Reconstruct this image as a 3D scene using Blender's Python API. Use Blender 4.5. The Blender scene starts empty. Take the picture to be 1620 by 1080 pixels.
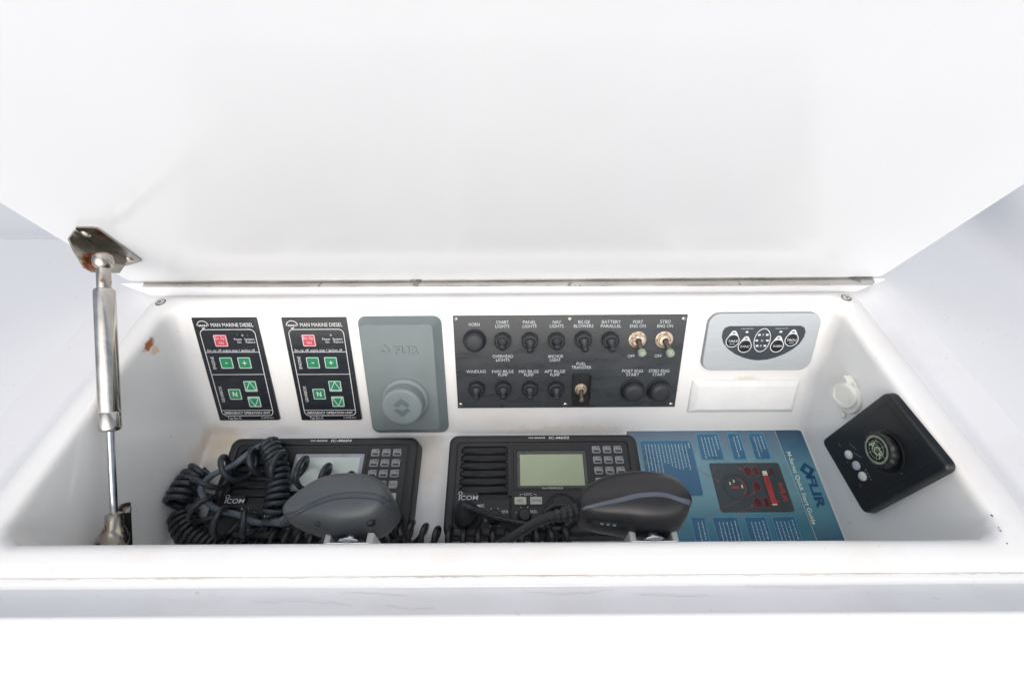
import bpy, math, random
from math import sin, cos, tan, pi, radians, atan, sqrt, atan2, hypot
from mathutils import Vector as V, Matrix
random.seed(7)
SC = bpy.context.scene
COL = SC.collection

# ------------------------------------------------------------------ camera
FPX, ROLL = 690.0, radians(0.35)
PITCH = atan(772 / FPX)
CAM = V((0, 0, 1.27976))
FW = V((0, cos(PITCH), -sin(PITCH))); UP0 = V((0, sin(PITCH), cos(PITCH))); RT0 = V((1, 0, 0))
RT = RT0 * cos(ROLL) - UP0 * sin(ROLL); UP = UP0 * cos(ROLL) + RT0 * sin(ROLL)
cd = bpy.data.cameras.new('camera'); cam = bpy.data.objects.new('camera', cd); COL.objects.link(cam)
cd.sensor_width = 36; cd.lens = 36 * FPX / 1620; cd.clip_start = 0.01; cd.clip_end = 2000
m = Matrix((RT, UP, -FW)).transposed().to_4x4(); m.translation = CAM
cam.matrix_world = m; SC.camera = cam

# ------------------------------------------------------------------ light
SUN_EL, SUN_AZ = radians(36), radians(184)      # veiled sun behind the viewer
w = bpy.data.worlds.new('World'); SC.world = w; w.use_nodes = True
nt = w.node_tree; nt.nodes.clear()
sky = nt.nodes.new('ShaderNodeTexSky'); sky.sky_type = 'NISHITA'; sky.sun_disc = False
sky.sun_elevation = SUN_EL; sky.sun_rotation = SUN_AZ; sky.air_density = 1.0; sky.dust_density = 4.0; sky.ozone_density = 1.0
hs = nt.nodes.new('ShaderNodeHueSaturation'); hs.inputs['Saturation'].default_value = 0.55
bg = nt.nodes.new('ShaderNodeBackground'); bg.inputs['Strength'].default_value = 0.15
wo = nt.nodes.new('ShaderNodeOutputWorld')
nt.links.new(sky.outputs[0], hs.inputs['Color']); nt.links.new(hs.outputs[0], bg.inputs[0]); nt.links.new(bg.outputs[0], wo.inputs[0])
sl = bpy.data.lights.new('sun', 'SUN'); sl.energy = 0.9; sl.angle = radians(90); sl.color = (1, 0.998, 0.995)
so = bpy.data.objects.new('sun', sl); COL.objects.link(so)
sd = V((sin(SUN_AZ) * cos(SUN_EL), cos(SUN_AZ) * cos(SUN_EL), sin(SUN_EL)))
so.rotation_euler = sd.to_track_quat('Z', 'Y').to_euler()
SC.view_settings.view_transform = 'Standard'; SC.view_settings.look = 'None'
SC.view_settings.exposure = 0.06; SC.view_settings.gamma = 1
SC.render.engine = 'CYCLES'
SC.cycles.max_bounces = 10; SC.cycles.diffuse_bounces = 8; SC.cycles.glossy_bounces = 4; SC.cycles.use_denoising = True; SC.cycles.caustics_reflective = True

# ------------------------------------------------------------------ frames (a plane of the place and pixels laid on it)
def ray(x, y): return FW + RT * ((x - 810) / FPX) - UP * ((y - 540) / FPX)
class Plane:
    def __init__(s, o, u, v):
        s.o = V(o); s.u = V(u).normalized(); s.v = V(v).normalized(); s.n = s.u.cross(s.v)
    def p3(s, x, y, h=0.0):
        d = ray(x, y); o = s.o + s.n * h; return CAM + d * ((o - CAM).dot(s.n) / d.dot(s.n))
    def uv(s, x, y, h=0.0):                     # millimetres in the plane
        p = s.p3(x, y, h / 1000) - s.o; return (p.dot(s.u) * 1000, p.dot(s.v) * 1000)
    def mat(s, u=0, v=0, h=0):
        m = Matrix((s.u, s.v, s.n)).transposed().to_4x4(); m.translation = s.o + (s.u * u + s.v * v + s.n * h) / 1000; return m
    def pt(s, u, v, h=0): return s.o + (s.u * u + s.v * v + s.n * h) / 1000
LEAN = radians(27.343); FSL = radians(8.728); LIDA = radians(69.94)
O = V((0, 0.2752, 0.80013))
BACK = Plane(O, (1, 0, 0), (0, sin(LEAN), cos(LEAN)))
FLOOR = Plane(O, (1, 0, 0), (0, cos(FSL), sin(FSL)))
LID = Plane((0, 0.38316, 0.954), (1, 0, 0), (0, -cos(LIDA), sin(LIDA)))
RIGHT = Plane((0.35816, 0.27568, 0.80107), (0, -1, 0), (-0.01726, 0, 0.99985))
LEFT = Plane((-0.37339, 0.27472, 0.79921), (0, 1, 0), (-0.0282, 0, 0.9996))

# ------------------------------------------------------------------ materials
def lin(c):
    return tuple((x / 255 / 12.92 if x <= 10.3 else ((x / 255 + 0.055) / 1.055) ** 2.4) for x in c)
def newmat(name):
    m = bpy.data.materials.new(name); m.use_nodes = True; return m, m.node_tree, m.node_tree.nodes['Principled BSDF']
def ramp(nt, a, b):
    r = nt.nodes.new('ShaderNodeMapRange'); r.inputs['From Min'].default_value = a; r.inputs['From Max'].default_value = b; return r
def mixc(nt, fac, a, b):
    x = nt.nodes.new('ShaderNodeMix'); x.data_type = 'RGBA'
    if hasattr(fac, 'links'): nt.links.new(fac, x.inputs[0])
    else: x.inputs[0].default_value = fac
    for i, c in ((6, a), (7, b)):
        if hasattr(c, 'links'): nt.links.new(c, x.inputs[i])
        else: x.inputs[i].default_value = (*c, 1)
    return x.outputs[2]
def noise(nt, scale, detail=3, stretch=None, loc=(0, 0, 0), rough=0.5):
    tc = nt.nodes.new('ShaderNodeTexCoord'); mp = nt.nodes.new('ShaderNodeMapping')
    if stretch: mp.inputs['Scale'].default_value = stretch
    mp.inputs['Location'].default_value = loc
    n = nt.nodes.new('ShaderNodeTexNoise'); n.inputs['Scale'].default_value = scale; n.inputs['Detail'].default_value = detail; n.inputs['Roughness'].default_value = rough
    nt.links.new(tc.outputs['Object'], mp.inputs[0]); nt.links.new(mp.outputs[0], n.inputs['Vector']); return n.outputs['Fac']
def M(name, rgb, rough=0.4, metal=0.0, coat=0.0, var=0.12, scale=60, bump=0.0, bscale=400, stretch=None, spec=0.5):
    m, nt, p = newmat(name); c = lin(rgb)
    n = noise(nt, scale, 4, stretch)
    r = ramp(nt, 0.3, 0.7); nt.links.new(n, r.inputs[0])
    nt.links.new(mixc(nt, r.outputs[0], [x * (1 - var) for x in c], [min(1, x * (1 + var)) for x in c]), p.inputs['Base Color'])
    r2 = ramp(nt, 0.3, 0.7); nt.links.new(n, r2.inputs[0]); r2.inputs['To Min'].default_value = max(0.02, rough - 0.06); r2.inputs['To Max'].default_value = rough + 0.06
    nt.links.new(r2.outputs[0], p.inputs['Roughness'])
    p.inputs['Metallic'].default_value = metal; p.inputs['Coat Weight'].default_value = coat; p.inputs['Specular IOR Level'].default_value = spec
    if bump:
        b = nt.nodes.new('ShaderNodeBump'); b.inputs['Strength'].default_value = bump; b.inputs['Distance'].default_value = 0.0004
        nt.links.new(noise(nt, bscale, 2), b.inputs['Height']); nt.links.new(b.outputs[0], p.inputs['Normal'])
    return m
def gelcoat(name, rgb, rough=0.2, blots=(), dirt=(185, 170, 150), dirt_amt=0.10, wave=0.03, speck=0.22):
    """glossy moulded gelcoat: faint soiling, scuffs, and stains at given places (object space, metres)"""
    m, nt, p = newmat(name); c = lin(rgb)
    n = noise(nt, 7, 6, rough=0.6); r = ramp(nt, 0.52, 0.8); nt.links.new(n, r.inputs[0]); r.inputs['To Max'].default_value = dirt_amt
    col = mixc(nt, r.outputs[0], c, lin(dirt))
    n2 = noise(nt, 160, 3, loc=(3, 1, 2)); r2 = ramp(nt, 0.70, 0.76); nt.links.new(n2, r2.inputs[0]); r2.inputs['To Max'].default_value = speck
    col = mixc(nt, r2.outputs[0], col, lin((150, 135, 120)))
    for loc, rad, sc, rgb2, amt in blots:
        tc = nt.nodes.new('ShaderNodeTexCoord')
        sub = nt.nodes.new('ShaderNodeVectorMath'); sub.operation = 'SUBTRACT'; sub.inputs[1].default_value = loc; nt.links.new(tc.outputs['Object'], sub.inputs[0])
        mul = nt.nodes.new('ShaderNodeVectorMath'); mul.operation = 'MULTIPLY'; mul.inputs[1].default_value = sc; nt.links.new(sub.outputs[0], mul.inputs[0])
        ln = nt.nodes.new('ShaderNodeVectorMath'); ln.operation = 'LENGTH'; nt.links.new(mul.outputs[0], ln.inputs[0])
        nn = noise(nt, 1.1 / rad, 5, rough=0.65); ad = nt.nodes.new('ShaderNodeMath'); ad.operation = 'MULTIPLY_ADD'
        nt.links.new(nn, ad.inputs[0]); ad.inputs[1].default_value = rad * 1.6; nt.links.new(ln.outputs['Value'], ad.inputs[2])
        rr = ramp(nt, rad * 1.85, rad * 1.35); nt.links.new(ad.outputs[0], rr.inputs[0]); rr.inputs['To Max'].default_value = amt
        col = mixc(nt, rr.outputs[0], col, lin(rgb2))
    nt.links.new(col, p.inputs['Base Color'])
    p.inputs['Roughness'].default_value = rough; p.inputs['Coat Weight'].default_value = 0.3; p.inputs['Coat Roughness'].default_value = 0.08
    b = nt.nodes.new('ShaderNodeBump'); b.inputs['Strength'].default_value = wave; b.inputs['Distance'].default_value = 0.02
    nt.links.new(noise(nt, 9, 1), b.inputs['Height']); nt.links.new(b.outputs[0], p.inputs['Normal'])
    return m
def metal(name, rgb, rough, rust=0.0, axis=(1, 1, 1), rscale=120, thresh=(0.5, 0.62), loc=(0, 0, 0), rustcol=(120, 66, 28), spots=()):
    m, nt, p = newmat(name); c = lin(rgb)
    n = noise(nt, 90, 5, axis, loc); r = ramp(nt, 0.3, 0.7); nt.links.new(n, r.inputs[0])
    col = mixc(nt, r.outputs[0], [x * 0.72 for x in c], c)
    rr = ramp(nt, 0.3, 0.7); nt.links.new(n, rr.inputs[0]); rr.inputs['To Min'].default_value = rough * 0.7; rr.inputs['To Max'].default_value = rough * 1.35
    ro, me = rr.outputs[0], None
    if rust:
        k = noise(nt, rscale, 5, None, loc, 0.65); q = ramp(nt, *thresh); nt.links.new(k, q.inputs[0]); q.inputs['To Max'].default_value = rust
        for sp, rad in spots:
            tc = nt.nodes.new('ShaderNodeTexCoord'); dn = nt.nodes.new('ShaderNodeVectorMath'); dn.operation = 'DISTANCE'; dn.inputs[1].default_value = sp; nt.links.new(tc.outputs['Object'], dn.inputs[0])
            ad = nt.nodes.new('ShaderNodeMath'); ad.operation = 'MULTIPLY_ADD'; nt.links.new(noise(nt, 260, 5, rough=.65), ad.inputs[0]); ad.inputs[1].default_value = rad * 1.3; nt.links.new(dn.outputs['Value'], ad.inputs[2])
            q3 = ramp(nt, rad * 1.75, rad * 1.35); nt.links.new(ad.outputs[0], q3.inputs[0]); mx = nt.nodes.new('ShaderNodeMath'); mx.operation = 'MAXIMUM'
            nt.links.new(q.outputs[0], mx.inputs[0]); nt.links.new(q3.outputs[0], mx.inputs[1]); q = mx
        k2 = noise(nt, rscale * 3, 3); q2 = ramp(nt, 0.35, 0.65); nt.links.new(k2, q2.inputs[0])
        rc = mixc(nt, q2.outputs[0], [x * 0.45 for x in lin(rustcol)], lin([min(255, x * 1.35) for x in rustcol]))
        col = mixc(nt, q.outputs[0], col, rc)
        inv = ramp(nt, 0, 1); inv.inputs['To Min'].default_value = 1; inv.inputs['To Max'].default_value = 0.1; nt.links.new(q.outputs[0], inv.inputs[0]); me = inv.outputs[0]
    nt.links.new(col, p.inputs['Base Color']); nt.links.new(ro, p.inputs['Roughness'])
    if me: nt.links.new(me, p.inputs['Metallic'])
    else: p.inputs['Metallic'].default_value = 1
    return m

def rel(plane, x, y): p = plane.p3(x, y); return (p.x, p.y - 0.2, p.z)
MAT = {}
MAT['console'] = gelcoat('white_gelcoat', (231, 232, 234), 0.16, dirt_amt=0.07)
MAT['gutter'] = gelcoat('white_gelcoat_soiled', (229, 230, 233), 0.26, dirt=(178, 164, 148), dirt_amt=0.26)
MAT['tray'] = gelcoat('tray_gelcoat', (241, 241, 240), 0.2, dirt=(205, 180, 150), dirt_amt=0.30, blots=[
    (rel(LEFT, 236, 545), 0.0062, (1, .62, 1.3), (160, 92, 25), 0.95), (rel(LEFT, 246, 554), 0.0060, (1, 1, 1), (224, 192, 130), 0.6),
    (rel(BACK, 900, 683), 0.010, (0.12, 1, 1), (205, 190, 165), 0.35), (rel(BACK, 345, 690), 0.022, (0.6, 1, 1), (205, 180, 140), 0.4),
    (rel(FLOOR, 350, 720), 0.030, (1, 1, 1), (215, 190, 150), 0.35), (rel(FLOOR, 680, 720), 0.030, (1.5, 0.6, 1), (220, 205, 180), 0.4),
    (rel(BACK, 1180, 600), 0.006, (0.35, 1.6, 1), (200, 180, 140), 0.4)])
MAT['lid'] = gelcoat('lid_gelcoat', (224, 227, 231), 0.2, dirt_amt=0.06, dirt=(206, 202, 194), wave=0.05, speck=0.04)
MAT['white_plastic'] = M('white_plastic', (240, 241, 241), 0.35, var=0.03)
MAT['cream_plastic'] = M('cream_plastic', (230, 230, 225), 0.4, var=0.05)
MAT['black_gloss'] = M('black_gloss_overlay', (34, 38, 44), 0.22, var=0.25, scale=30, stretch=(1, 9, 1))
MAT['black_plastic'] = M('black_plastic', (31, 33, 36), 0.42, var=0.12, bump=0.15, bscale=2500)
MAT['black_box'] = M('black_control_box', (26, 28, 31), 0.36, var=0.25, scale=40, bump=0.15, bscale=2500)
MAT['black_deep'] = M('black_recess', (20, 21, 24), 0.5)
MAT['black_rubber'] = M('black_rubber', (42, 45, 50), 0.5, var=0.18, scale=120)
MAT['cord'] = M('dark_grey_cord_rubber', (44, 49, 55), 0.3, var=0.15, scale=90)
MAT['cord_black'] = M('black_cord_rubber', (34, 36, 39), 0.3, var=0.15, scale=90)
MAT['cord_grey'] = M('grey_cord_rubber', (98, 108, 118), 0.45, var=0.1, scale=90)
MAT['print_white'] = M('white_print', (222, 225, 226), 0.5, var=0.06)
MAT['print_grey'] = M('grey_print', (150, 156, 160), 0.5, var=0.06)
MAT['engrave'] = M('engraved_white_letter', (196, 201, 205), 0.6, var=0.10, scale=300)
MAT['switch_plate'] = M('scuffed_black_plate', (56, 60, 64), 0.3, var=0.18, scale=22, stretch=(1, 4, 1), bump=0.1, bscale=900)
MAT['green_key'] = M('green_key', (22, 128, 88), 0.35, var=0.08)
MAT['red_key'] = M('red_key', (196, 66, 84), 0.35, var=0.08)
MAT['rubber_grey'] = M('grey_green_silicone', (118, 129, 130), 0.55, var=0.07, scale=26, bump=0.12, bscale=600)
MAT['rubber_grey_light'] = M('grey_green_silicone_face', (127, 138, 139), 0.55, var=0.07, scale=36, bump=0.12, bscale=600)
MAT['rubber_dark'] = M('grey_green_silicone_recess', (96, 110, 113), 0.6, var=0.05)
MAT['silver'] = M('silver_panel', (182, 188, 192), 0.36, metal=0.15, var=0.04, scale=60, stretch=(1, 14, 1))
MAT['silver_edge'] = M('dull_silver_edge', (140, 146, 150), 0.45, metal=0.3, var=0.06)
MAT['slate'] = M('slate_overlay', (52, 60, 68), 0.4, var=0.06)
MAT['lens_white'] = M('milky_lens', (215, 218, 214), 0.25, var=0.06, coat=0.4)
MAT['lens_blue'] = M('bluish_lens', (182, 188, 196), 0.25, var=0.06, coat=0.4)
MAT['lcd_green'] = M('green_lcd', (160, 174, 138), 0.10, coat=0.6, var=0.06, scale=20)
MAT['lcd_grey'] = M('pale_lcd', (196, 208, 202), 0.10, coat=0.6, var=0.06, scale=20)
MAT['lcd_rim_dark'] = M('dark_lcd_rim', (70, 70, 70), 0.3)
MAT['lcd_rim_pale'] = M('pale_lcd_rim', (158, 164, 176), 0.3)
MAT['key_grey'] = M('grey_keycap', (158, 160, 160), 0.45, var=0.06)
MAT['key_pale'] = M('pale_keycap', (196, 197, 184), 0.45, var=0.08)
MAT['mic_grey'] = M('grey_microphone_plastic', (74, 78, 81), 0.42, var=0.06, bump=0.1, bscale=2500)
MAT['mic_black'] = M('black_microphone_plastic', (35, 35, 38), 0.36, var=0.08, bump=0.1, bscale=2500)
MAT['band_dark'] = M('dark_seam_band', (62, 68, 76), 0.4)
MAT['band_blue'] = M('blue_grey_seam_band', (80, 88, 99), 0.4)
MAT['steel'] = metal('stainless_steel', (205, 200, 192), 0.22, 0.0)
MAT['steel_tube'] = metal('weathered_strut_tube', (205, 201, 194), 0.2, 0.22, (1, 1, 0.06), 60, (0.62, 0.80), rustcol=(150, 128, 96))
MAT['steel_rod'] = metal('polished_rod', (205, 206, 212), 0.14)
MAT['steel_rust'] = metal('rusting_steel', (196, 190, 180), 0.18, 0.9, rscale=130, thresh=(0.57, 0.64))
MAT['steel_brkt'] = metal('stainless_bracket', (150, 146, 138), 0.2, 0.15, rscale=60, thresh=(0.6, 0.7))
MAT['rust'] = metal('rust_crust', (130, 80, 40), 0.6, 1.0, rscale=400, thresh=(0.2, 0.4), rustcol=(138, 78, 30))
MAT['rust_nut'] = metal('corroded_brass_nut', (214, 200, 184), 0.4, 0.75, rscale=200, thresh=(0.50, 0.60), rustcol=(112, 74, 52))
MAT['lever_dull'] = metal('dull_switch_lever', (120, 116, 108), 0.45, 0.6, rscale=300, thresh=(0.45, 0.65), rustcol=(110, 96, 70))
MAT['verdigris'] = M('pale_green_lever_tip', (146, 160, 142), 0.5, var=0.16, scale=400)
MAT['hinge'] = metal('hinge_strip_dark_reflections', (206, 204, 201), 0.3, 0.8, (0.25, 1, 1), 22, (0.60, 0.63), rustcol=(92, 90, 86))  # dark grey blotches paint reflections into the steel's colour
MAT['chrome'] = metal('chrome', (225, 226, 228), 0.08)
MAT['sealant'] = gelcoat('dirty_sealant', (225, 222, 216), 0.5, dirt=(132, 116, 98), dirt_amt=0.8, wave=0)
MAT['glow_print'] = M('pale_green_ring_print', (176, 188, 158), 0.5, var=0.2, scale=300)
MAT['blue_box'] = M('blue_text_box', (58, 106, 138), 0.3, var=0.08, scale=30)
MAT['blue_edge'] = M('light_blue_box_edge', (92, 158, 184), 0.3, var=0.05)
MAT['pale_print'] = M('pale_blue_print', (168, 198, 206), 0.4, var=0.1, scale=500)
MAT['navy'] = M('navy_print', (22, 78, 118), 0.3)
MAT['cream_print'] = M('cream_print', (222, 226, 206), 0.4)
MAT['device_grey'] = M('printed_device_grey', (66, 76, 78), 0.3, var=0.1, scale=20)
MAT['device_dark'] = M('printed_device_dark', (36, 42, 44), 0.3)
MAT['red_print'] = M('red_print', (178, 66, 68), 0.35)
MAT['darkred_print'] = M('dark_red_print', (84, 36, 40), 0.35)
MAT['crack'] = M('hairline_crack', (206, 196, 184), 0.6)
MAT['speck'] = M('dark_speck', (70, 62, 60), 0.6)
MAT['deck'] = gelcoat('deck_gelcoat', (236, 236, 236), 0.45)
MAT['shade_hole'] = M('grey_vent', (120, 124, 128), 0.5)
def guide_mat():
    m, nt, p = newmat('booklet_cover_print')
    tc = nt.nodes.new('ShaderNodeTexCoord'); sep = nt.nodes.new('ShaderNodeSeparateXYZ'); nt.links.new(tc.outputs['Object'], sep.inputs[0])
    # printed vertical gradient: dark slate at both ends of the sheet, light teal across its middle
    r = ramp(nt, -0.070, 0.072); nt.links.new(sep.outputs['Y'], r.inputs[0])
    cr = nt.nodes.new('ShaderNodeValToRGB'); nt.links.new(r.outputs[0], cr.inputs[0])
    e = cr.color_ramp.elements
    e[0].position = 0; e[0].color = (*lin((58, 108, 134)), 1); e[1].position = 1; e[1].color = (*lin((84, 104, 124)), 1)
    for pos, c in ((0.22, (78, 130, 148)), (0.45, (122, 164, 175)), (0.72, (114, 154, 168)), (0.9, (96, 122, 142))):
        x = e.new(pos); x.color = (*lin(c), 1)
    nt.links.new(cr.outputs[0], p.inputs['Base Color']); p.inputs['Roughness'].default_value = 0.24; p.inputs['Coat Weight'].default_value = 0.3
    return m
MAT['guide'] = guide_mat()
def band_mat():
    m, nt, p = newmat('booklet_title_band_print')
    tc = nt.nodes.new('ShaderNodeTexCoord'); sep = nt.nodes.new('ShaderNodeSeparateXYZ'); nt.links.new(tc.outputs['Object'], sep.inputs[0])
    r = ramp(nt, -0.070, 0.072); nt.links.new(sep.outputs['Y'], r.inputs[0])
    cr = nt.nodes.new('ShaderNodeValToRGB'); nt.links.new(r.outputs[0], cr.inputs[0]); e = cr.color_ramp.elements
    e[0].position = 0; e[0].color = (*lin((30, 66, 96)), 1); e[1].position = 1; e[1].color = (*lin((36, 66, 96)), 1)
    for pos, c in ((0.3, (92, 146, 164)), (0.62, (104, 160, 174)), (0.8, (70, 116, 142))):
        x = e.new(pos); x.color = (*lin(c), 1)
    nt.links.new(cr.outputs[0], p.inputs['Base Color']); p.inputs['Roughness'].default_value = 0.24; p.inputs['Coat Weight'].default_value = 0.3
    return m
MAT['guide_band'] = band_mat()

# ------------------------------------------------------------------ object helpers
def empty(name, label, cat, mat, group=None):
    o = bpy.data.objects.new(name, None); COL.objects.link(o); o.matrix_world = mat; o.empty_display_size = 0.02
    o['label'] = label; o['category'] = cat
    if group: o['group'] = group
    MW[o.name] = mat.copy(); return o
MW = {}
def world_of(o):
    while o.parent: o = o.parent
    return MW[o.name]
_txt = {}
def text_geo(s, bold=0.0):
    k = (s, bold)
    if k not in _txt:
        c = bpy.data.curves.new('t', 'FONT'); c.body = s; c.size = 1; c.offset = bold; c.resolution_u = 3
        o = bpy.data.objects.new('t', c); COL.objects.link(o)
        dg = bpy.context.evaluated_depsgraph_get(); me = bpy.data.meshes.new_from_object(o.evaluated_get(dg))
        vs = [(v.co.x, v.co.y) for v in me.vertices]; fs = [tuple(p.vertices) for p in me.polygons]
        bpy.data.objects.remove(o); bpy.data.curves.remove(c); bpy.data.meshes.remove(me); _txt[k] = (vs, fs)
    return _txt[k]
def rrect(x0, x1, y0, y1, r, n=5):
    r = max(1e-4, min(r, (x1 - x0) / 2 - 1e-4, (y1 - y0) / 2 - 1e-4)); out = []
    for cx, cy, a in ((x1 - r, y1 - r, 0), (x0 + r, y1 - r, 90), (x0 + r, y0 + r, 180), (x1 - r, y0 + r, 270)):
        for i in range(n + 1):
            t = radians(a + 90 * i / n); out.append((cx + r * cos(t), cy + r * sin(t)))
    return out
def circ(cx, cy, r, n=28, ry=None): return [(cx + r * cos(2 * pi * i / n), cy + (ry or r) * sin(2 * pi * i / n)) for i in range(n)]
def roundpoly(pts, r, n=5):
    a = sum(pts[i][0] * pts[(i + 1) % len(pts)][1] - pts[(i + 1) % len(pts)][0] * pts[i][1] for i in range(len(pts)))
    if a < 0: pts = pts[::-1]
    out = []
    for i, p in enumerate(pts):
        P, A, B = V(p), V(pts[i - 1]), V(pts[(i + 1) % len(pts)])
        da, db = (A - P), (B - P); rr = min(r, da.length * .45, db.length * .45); a_ = P + da.normalized() * rr; b_ = P + db.normalized() * rr
        for k in range(n + 1):
            t = k / n; q = a_ * (1 - t) ** 2 + P * 2 * t * (1 - t) + b_ * t * t; out.append((q.x, q.y))
    return out
def inset(pts, d):
    n = len(pts); out = []
    for i in range(n):
        a, p, b = V(pts[i - 1]), V(pts[i]), V(pts[(i + 1) % n])
        t1, t2 = (p - a), (b - p)
        if t1.length < 1e-7: t1 = t2
        if t2.length < 1e-7: t2 = t1
        n1 = V((-t1.y, t1.x)).normalized(); n2 = V((-t2.y, t2.x)).normalized(); nn = (n1 + n2)
        nn = nn.normalized() if nn.length > 1e-6 else n1
        k = d / max(0.5, nn.dot(n1)); out.append((p.x + nn.x * k, p.y + nn.y * k))
    return out
class MB:
    """collects shapes in millimetres (x right, y up the plane, z out of it)"""
    def __init__(s): s.v = []; s.f = []
    def add(s, vs, fs, tr=None):
        b = len(s.v); s.v += [tr(*p) for p in vs] if tr else list(vs); s.f += [tuple(b + i for i in f) for f in fs]; return s
    def loft(s, loops, cap0=True, cap1=True, closed=True):
        n = len(loops[0]); b = len(s.v)
        for l in loops: s.v += [tuple(p) for p in l]
        for k in range(len(loops) - 1):
            for i in range(n if closed else n - 1):
                j = (i + 1) % n; s.f.append((b + k * n + i, b + k * n + j, b + (k + 1) * n + j, b + (k + 1) * n + i))
        if cap0: s.f.append(tuple(b + i for i in reversed(range(n))))
        if cap1: s.f.append(tuple(b + (len(loops) - 1) * n + i for i in range(n)))
        return s
    def slab(s, pts, z0, z1, bev=0.0, seg=3, flare=0.0):
        L = [[(x, y, z0) for x, y in inset(pts, -flare)]]
        if bev > 0:
            L.append([(x, y, z1 - bev) for x, y in pts])
            for k in range(1, seg + 1):
                t = pi / 2 * k / seg; L.append([(x, y, z1 - bev + bev * sin(t)) for x, y in inset(pts, bev * (1 - cos(t)))])
        else: L.append([(x, y, z1) for x, y in pts])
        return s.loft(L)
    def box(s, cx, cy, w, h, z0, z1, r=0.5, bev=0.0, seg=2): return s.slab(rrect(cx - w / 2, cx + w / 2, cy - h / 2, cy + h / 2, r), z0, z1, bev, seg)
    def flat(s, pts, z, rev=False):
        b = len(s.v); s.v += [(x, y, z) for x, y in pts]; s.f.append(tuple(range(b, b + len(pts)))); return s
    def ring(s, outer, inner, z0, z1):
        n = len(outer); L = [[(x, y, z0) for x, y in outer], [(x, y, z1) for x, y in outer], [(x, y, z1) for x, y in inner], [(x, y, z0) for x, y in inner]]
        return s.loft(L, False, False)
    def lathe(s, prof, c=(0, 0, 0), seg=28, ax=None, cap0=True, cap1=True):
        """prof: (radius, height) pairs along an axis"""
        if ax is None: u, v, a = V((1, 0, 0)), V((0, 1, 0)), V((0, 0, 1))
        else:
            a = V(ax).normalized(); u = a.orthogonal().normalized(); v = a.cross(u)
        c = V(c); L = []
        for r, h in prof: L.append([tuple(c + a * h + u * (r * cos(2 * pi * i / seg)) + v * (r * sin(2 * pi * i / seg))) for i in range(seg)])
        return s.loft(L, cap0, cap1)
    def tube(s, pts, r, seg=8, caps=True):
        pts = [V(p) for p in pts]; n = len(pts); R = r if isinstance(r, (list, tuple)) else [r] * n
        T = [(pts[min(i + 1, n - 1)] - pts[max(i - 1, 0)]).normalized() for i in range(n)]
        u = T[0].orthogonal().normalized(); L = []
        for i in range(n):
            u = (u - T[i] * u.dot(T[i])).normalized(); v = T[i].cross(u)
            L.append([tuple(pts[i] + (u * cos(2 * pi * k / seg) + v * sin(2 * pi * k / seg)) * R[i]) for k in range(seg)])
        return s.loft(L, caps, caps)
    def text(s, t, cx, cy, cap, w=None, z=0.0, rot=0, align='c', bold=0.0, skew=0.0):
        vs, fs = text_geo(t, bold)
        if not vs: return s
        x0 = min(p[0] for p in vs); x1 = max(p[0] for p in vs)
        H = [p[1] for p in text_geo('H')[0]]; capn = max(H)
        ky = cap / capn; kx = (w / (x1 - x0)) if w else ky
        ox = {'c': (x0 + x1) / 2, 'l': x0, 'r': x1}[align]; a = radians(rot); ca, sa = cos(a), sin(a); out = []
        for x, y in vs:
            X = (x - ox) * kx + y * ky * skew; Y = y * ky - cap / 2
            out.append((cx + X * ca - Y * sa, cy + X * sa + Y * ca, z))
        return s.add(out, fs)
    def line(s, pts, w, z, closed=False, h=0.12):
        """flat printed line of width w"""
        n = len(pts)
        if closed:
            a, b = inset(pts, w / 2), inset(pts, -w / 2)
            B = len(s.v); s.v += [(x, y, z) for x, y in b] + [(x, y, z) for x, y in a]
            for i in range(n): j = (i + 1) % n; s.f.append((B + i, B + j, B + n + j, B + n + i))
            return s
        l, r = [], []
        for i in range(n):
            d = V(pts[min(i + 1, n - 1)]) - V(pts[max(i - 1, 0)]); d.normalize(); q = V((-d.y, d.x)) * w / 2
            l.append((pts[i][0] + q.x, pts[i][1] + q.y, z)); r.append((pts[i][0] - q.x, pts[i][1] - q.y, z))
        B = len(s.v); s.v += r + l
        for i in range(n - 1): s.f.append((B + i, B + i + 1, B + n + i + 1, B + n + i))
        return s
    def build(s, name, mat, parent=None, off=(0, 0), world=False, label=None, smooth=True, ang=35, kind=None, scale=0.001, recalc=True):
        me = bpy.data.meshes.new(name)
        if world:                                # vertices are world metres
            inv = world_of(parent).inverted() if parent else Matrix(); vs = [tuple(inv @ V(p)) for p in s.v]
        else: vs = [((x - off[0]) * scale, (y - off[1]) * scale, z * scale) for x, y, z in s.v]
        me.from_pydata(vs, [], s.f)
        if recalc:
            import bmesh
            bm = bmesh.new(); bm.from_mesh(me); bmesh.ops.recalc_face_normals(bm, faces=bm.faces); bm.to_mesh(me); bm.free()
        me.materials.append(MAT[mat] if isinstance(mat, str) else mat)
        if smooth:
            me.polygons.foreach_set('use_smooth', [True] * len(me.polygons)); me.set_sharp_from_angle(angle=radians(ang)); me.polygons.foreach_set('use_smooth', [len(p.vertices) <= 4 for p in me.polygons])
        me.update()
        o = bpy.data.objects.new(name, me); COL.objects.link(o)
        if parent: o.parent = parent
        if label: o['label'] = label
        if kind: o['kind'] = kind
        return o
def bevelled(o, w, seg=3, ang=25):
    b = o.modifiers.new('bevel', 'BEVEL'); b.width = w; b.segments = seg; b.limit_method = 'ANGLE'; b.angle_limit = radians(ang); return o
def copy_tree(o, parent=None):
    c = o.copy(); COL.objects.link(c); c.parent = parent
    for ch in list(o.children): copy_tree(ch, c)
    return c
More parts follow.
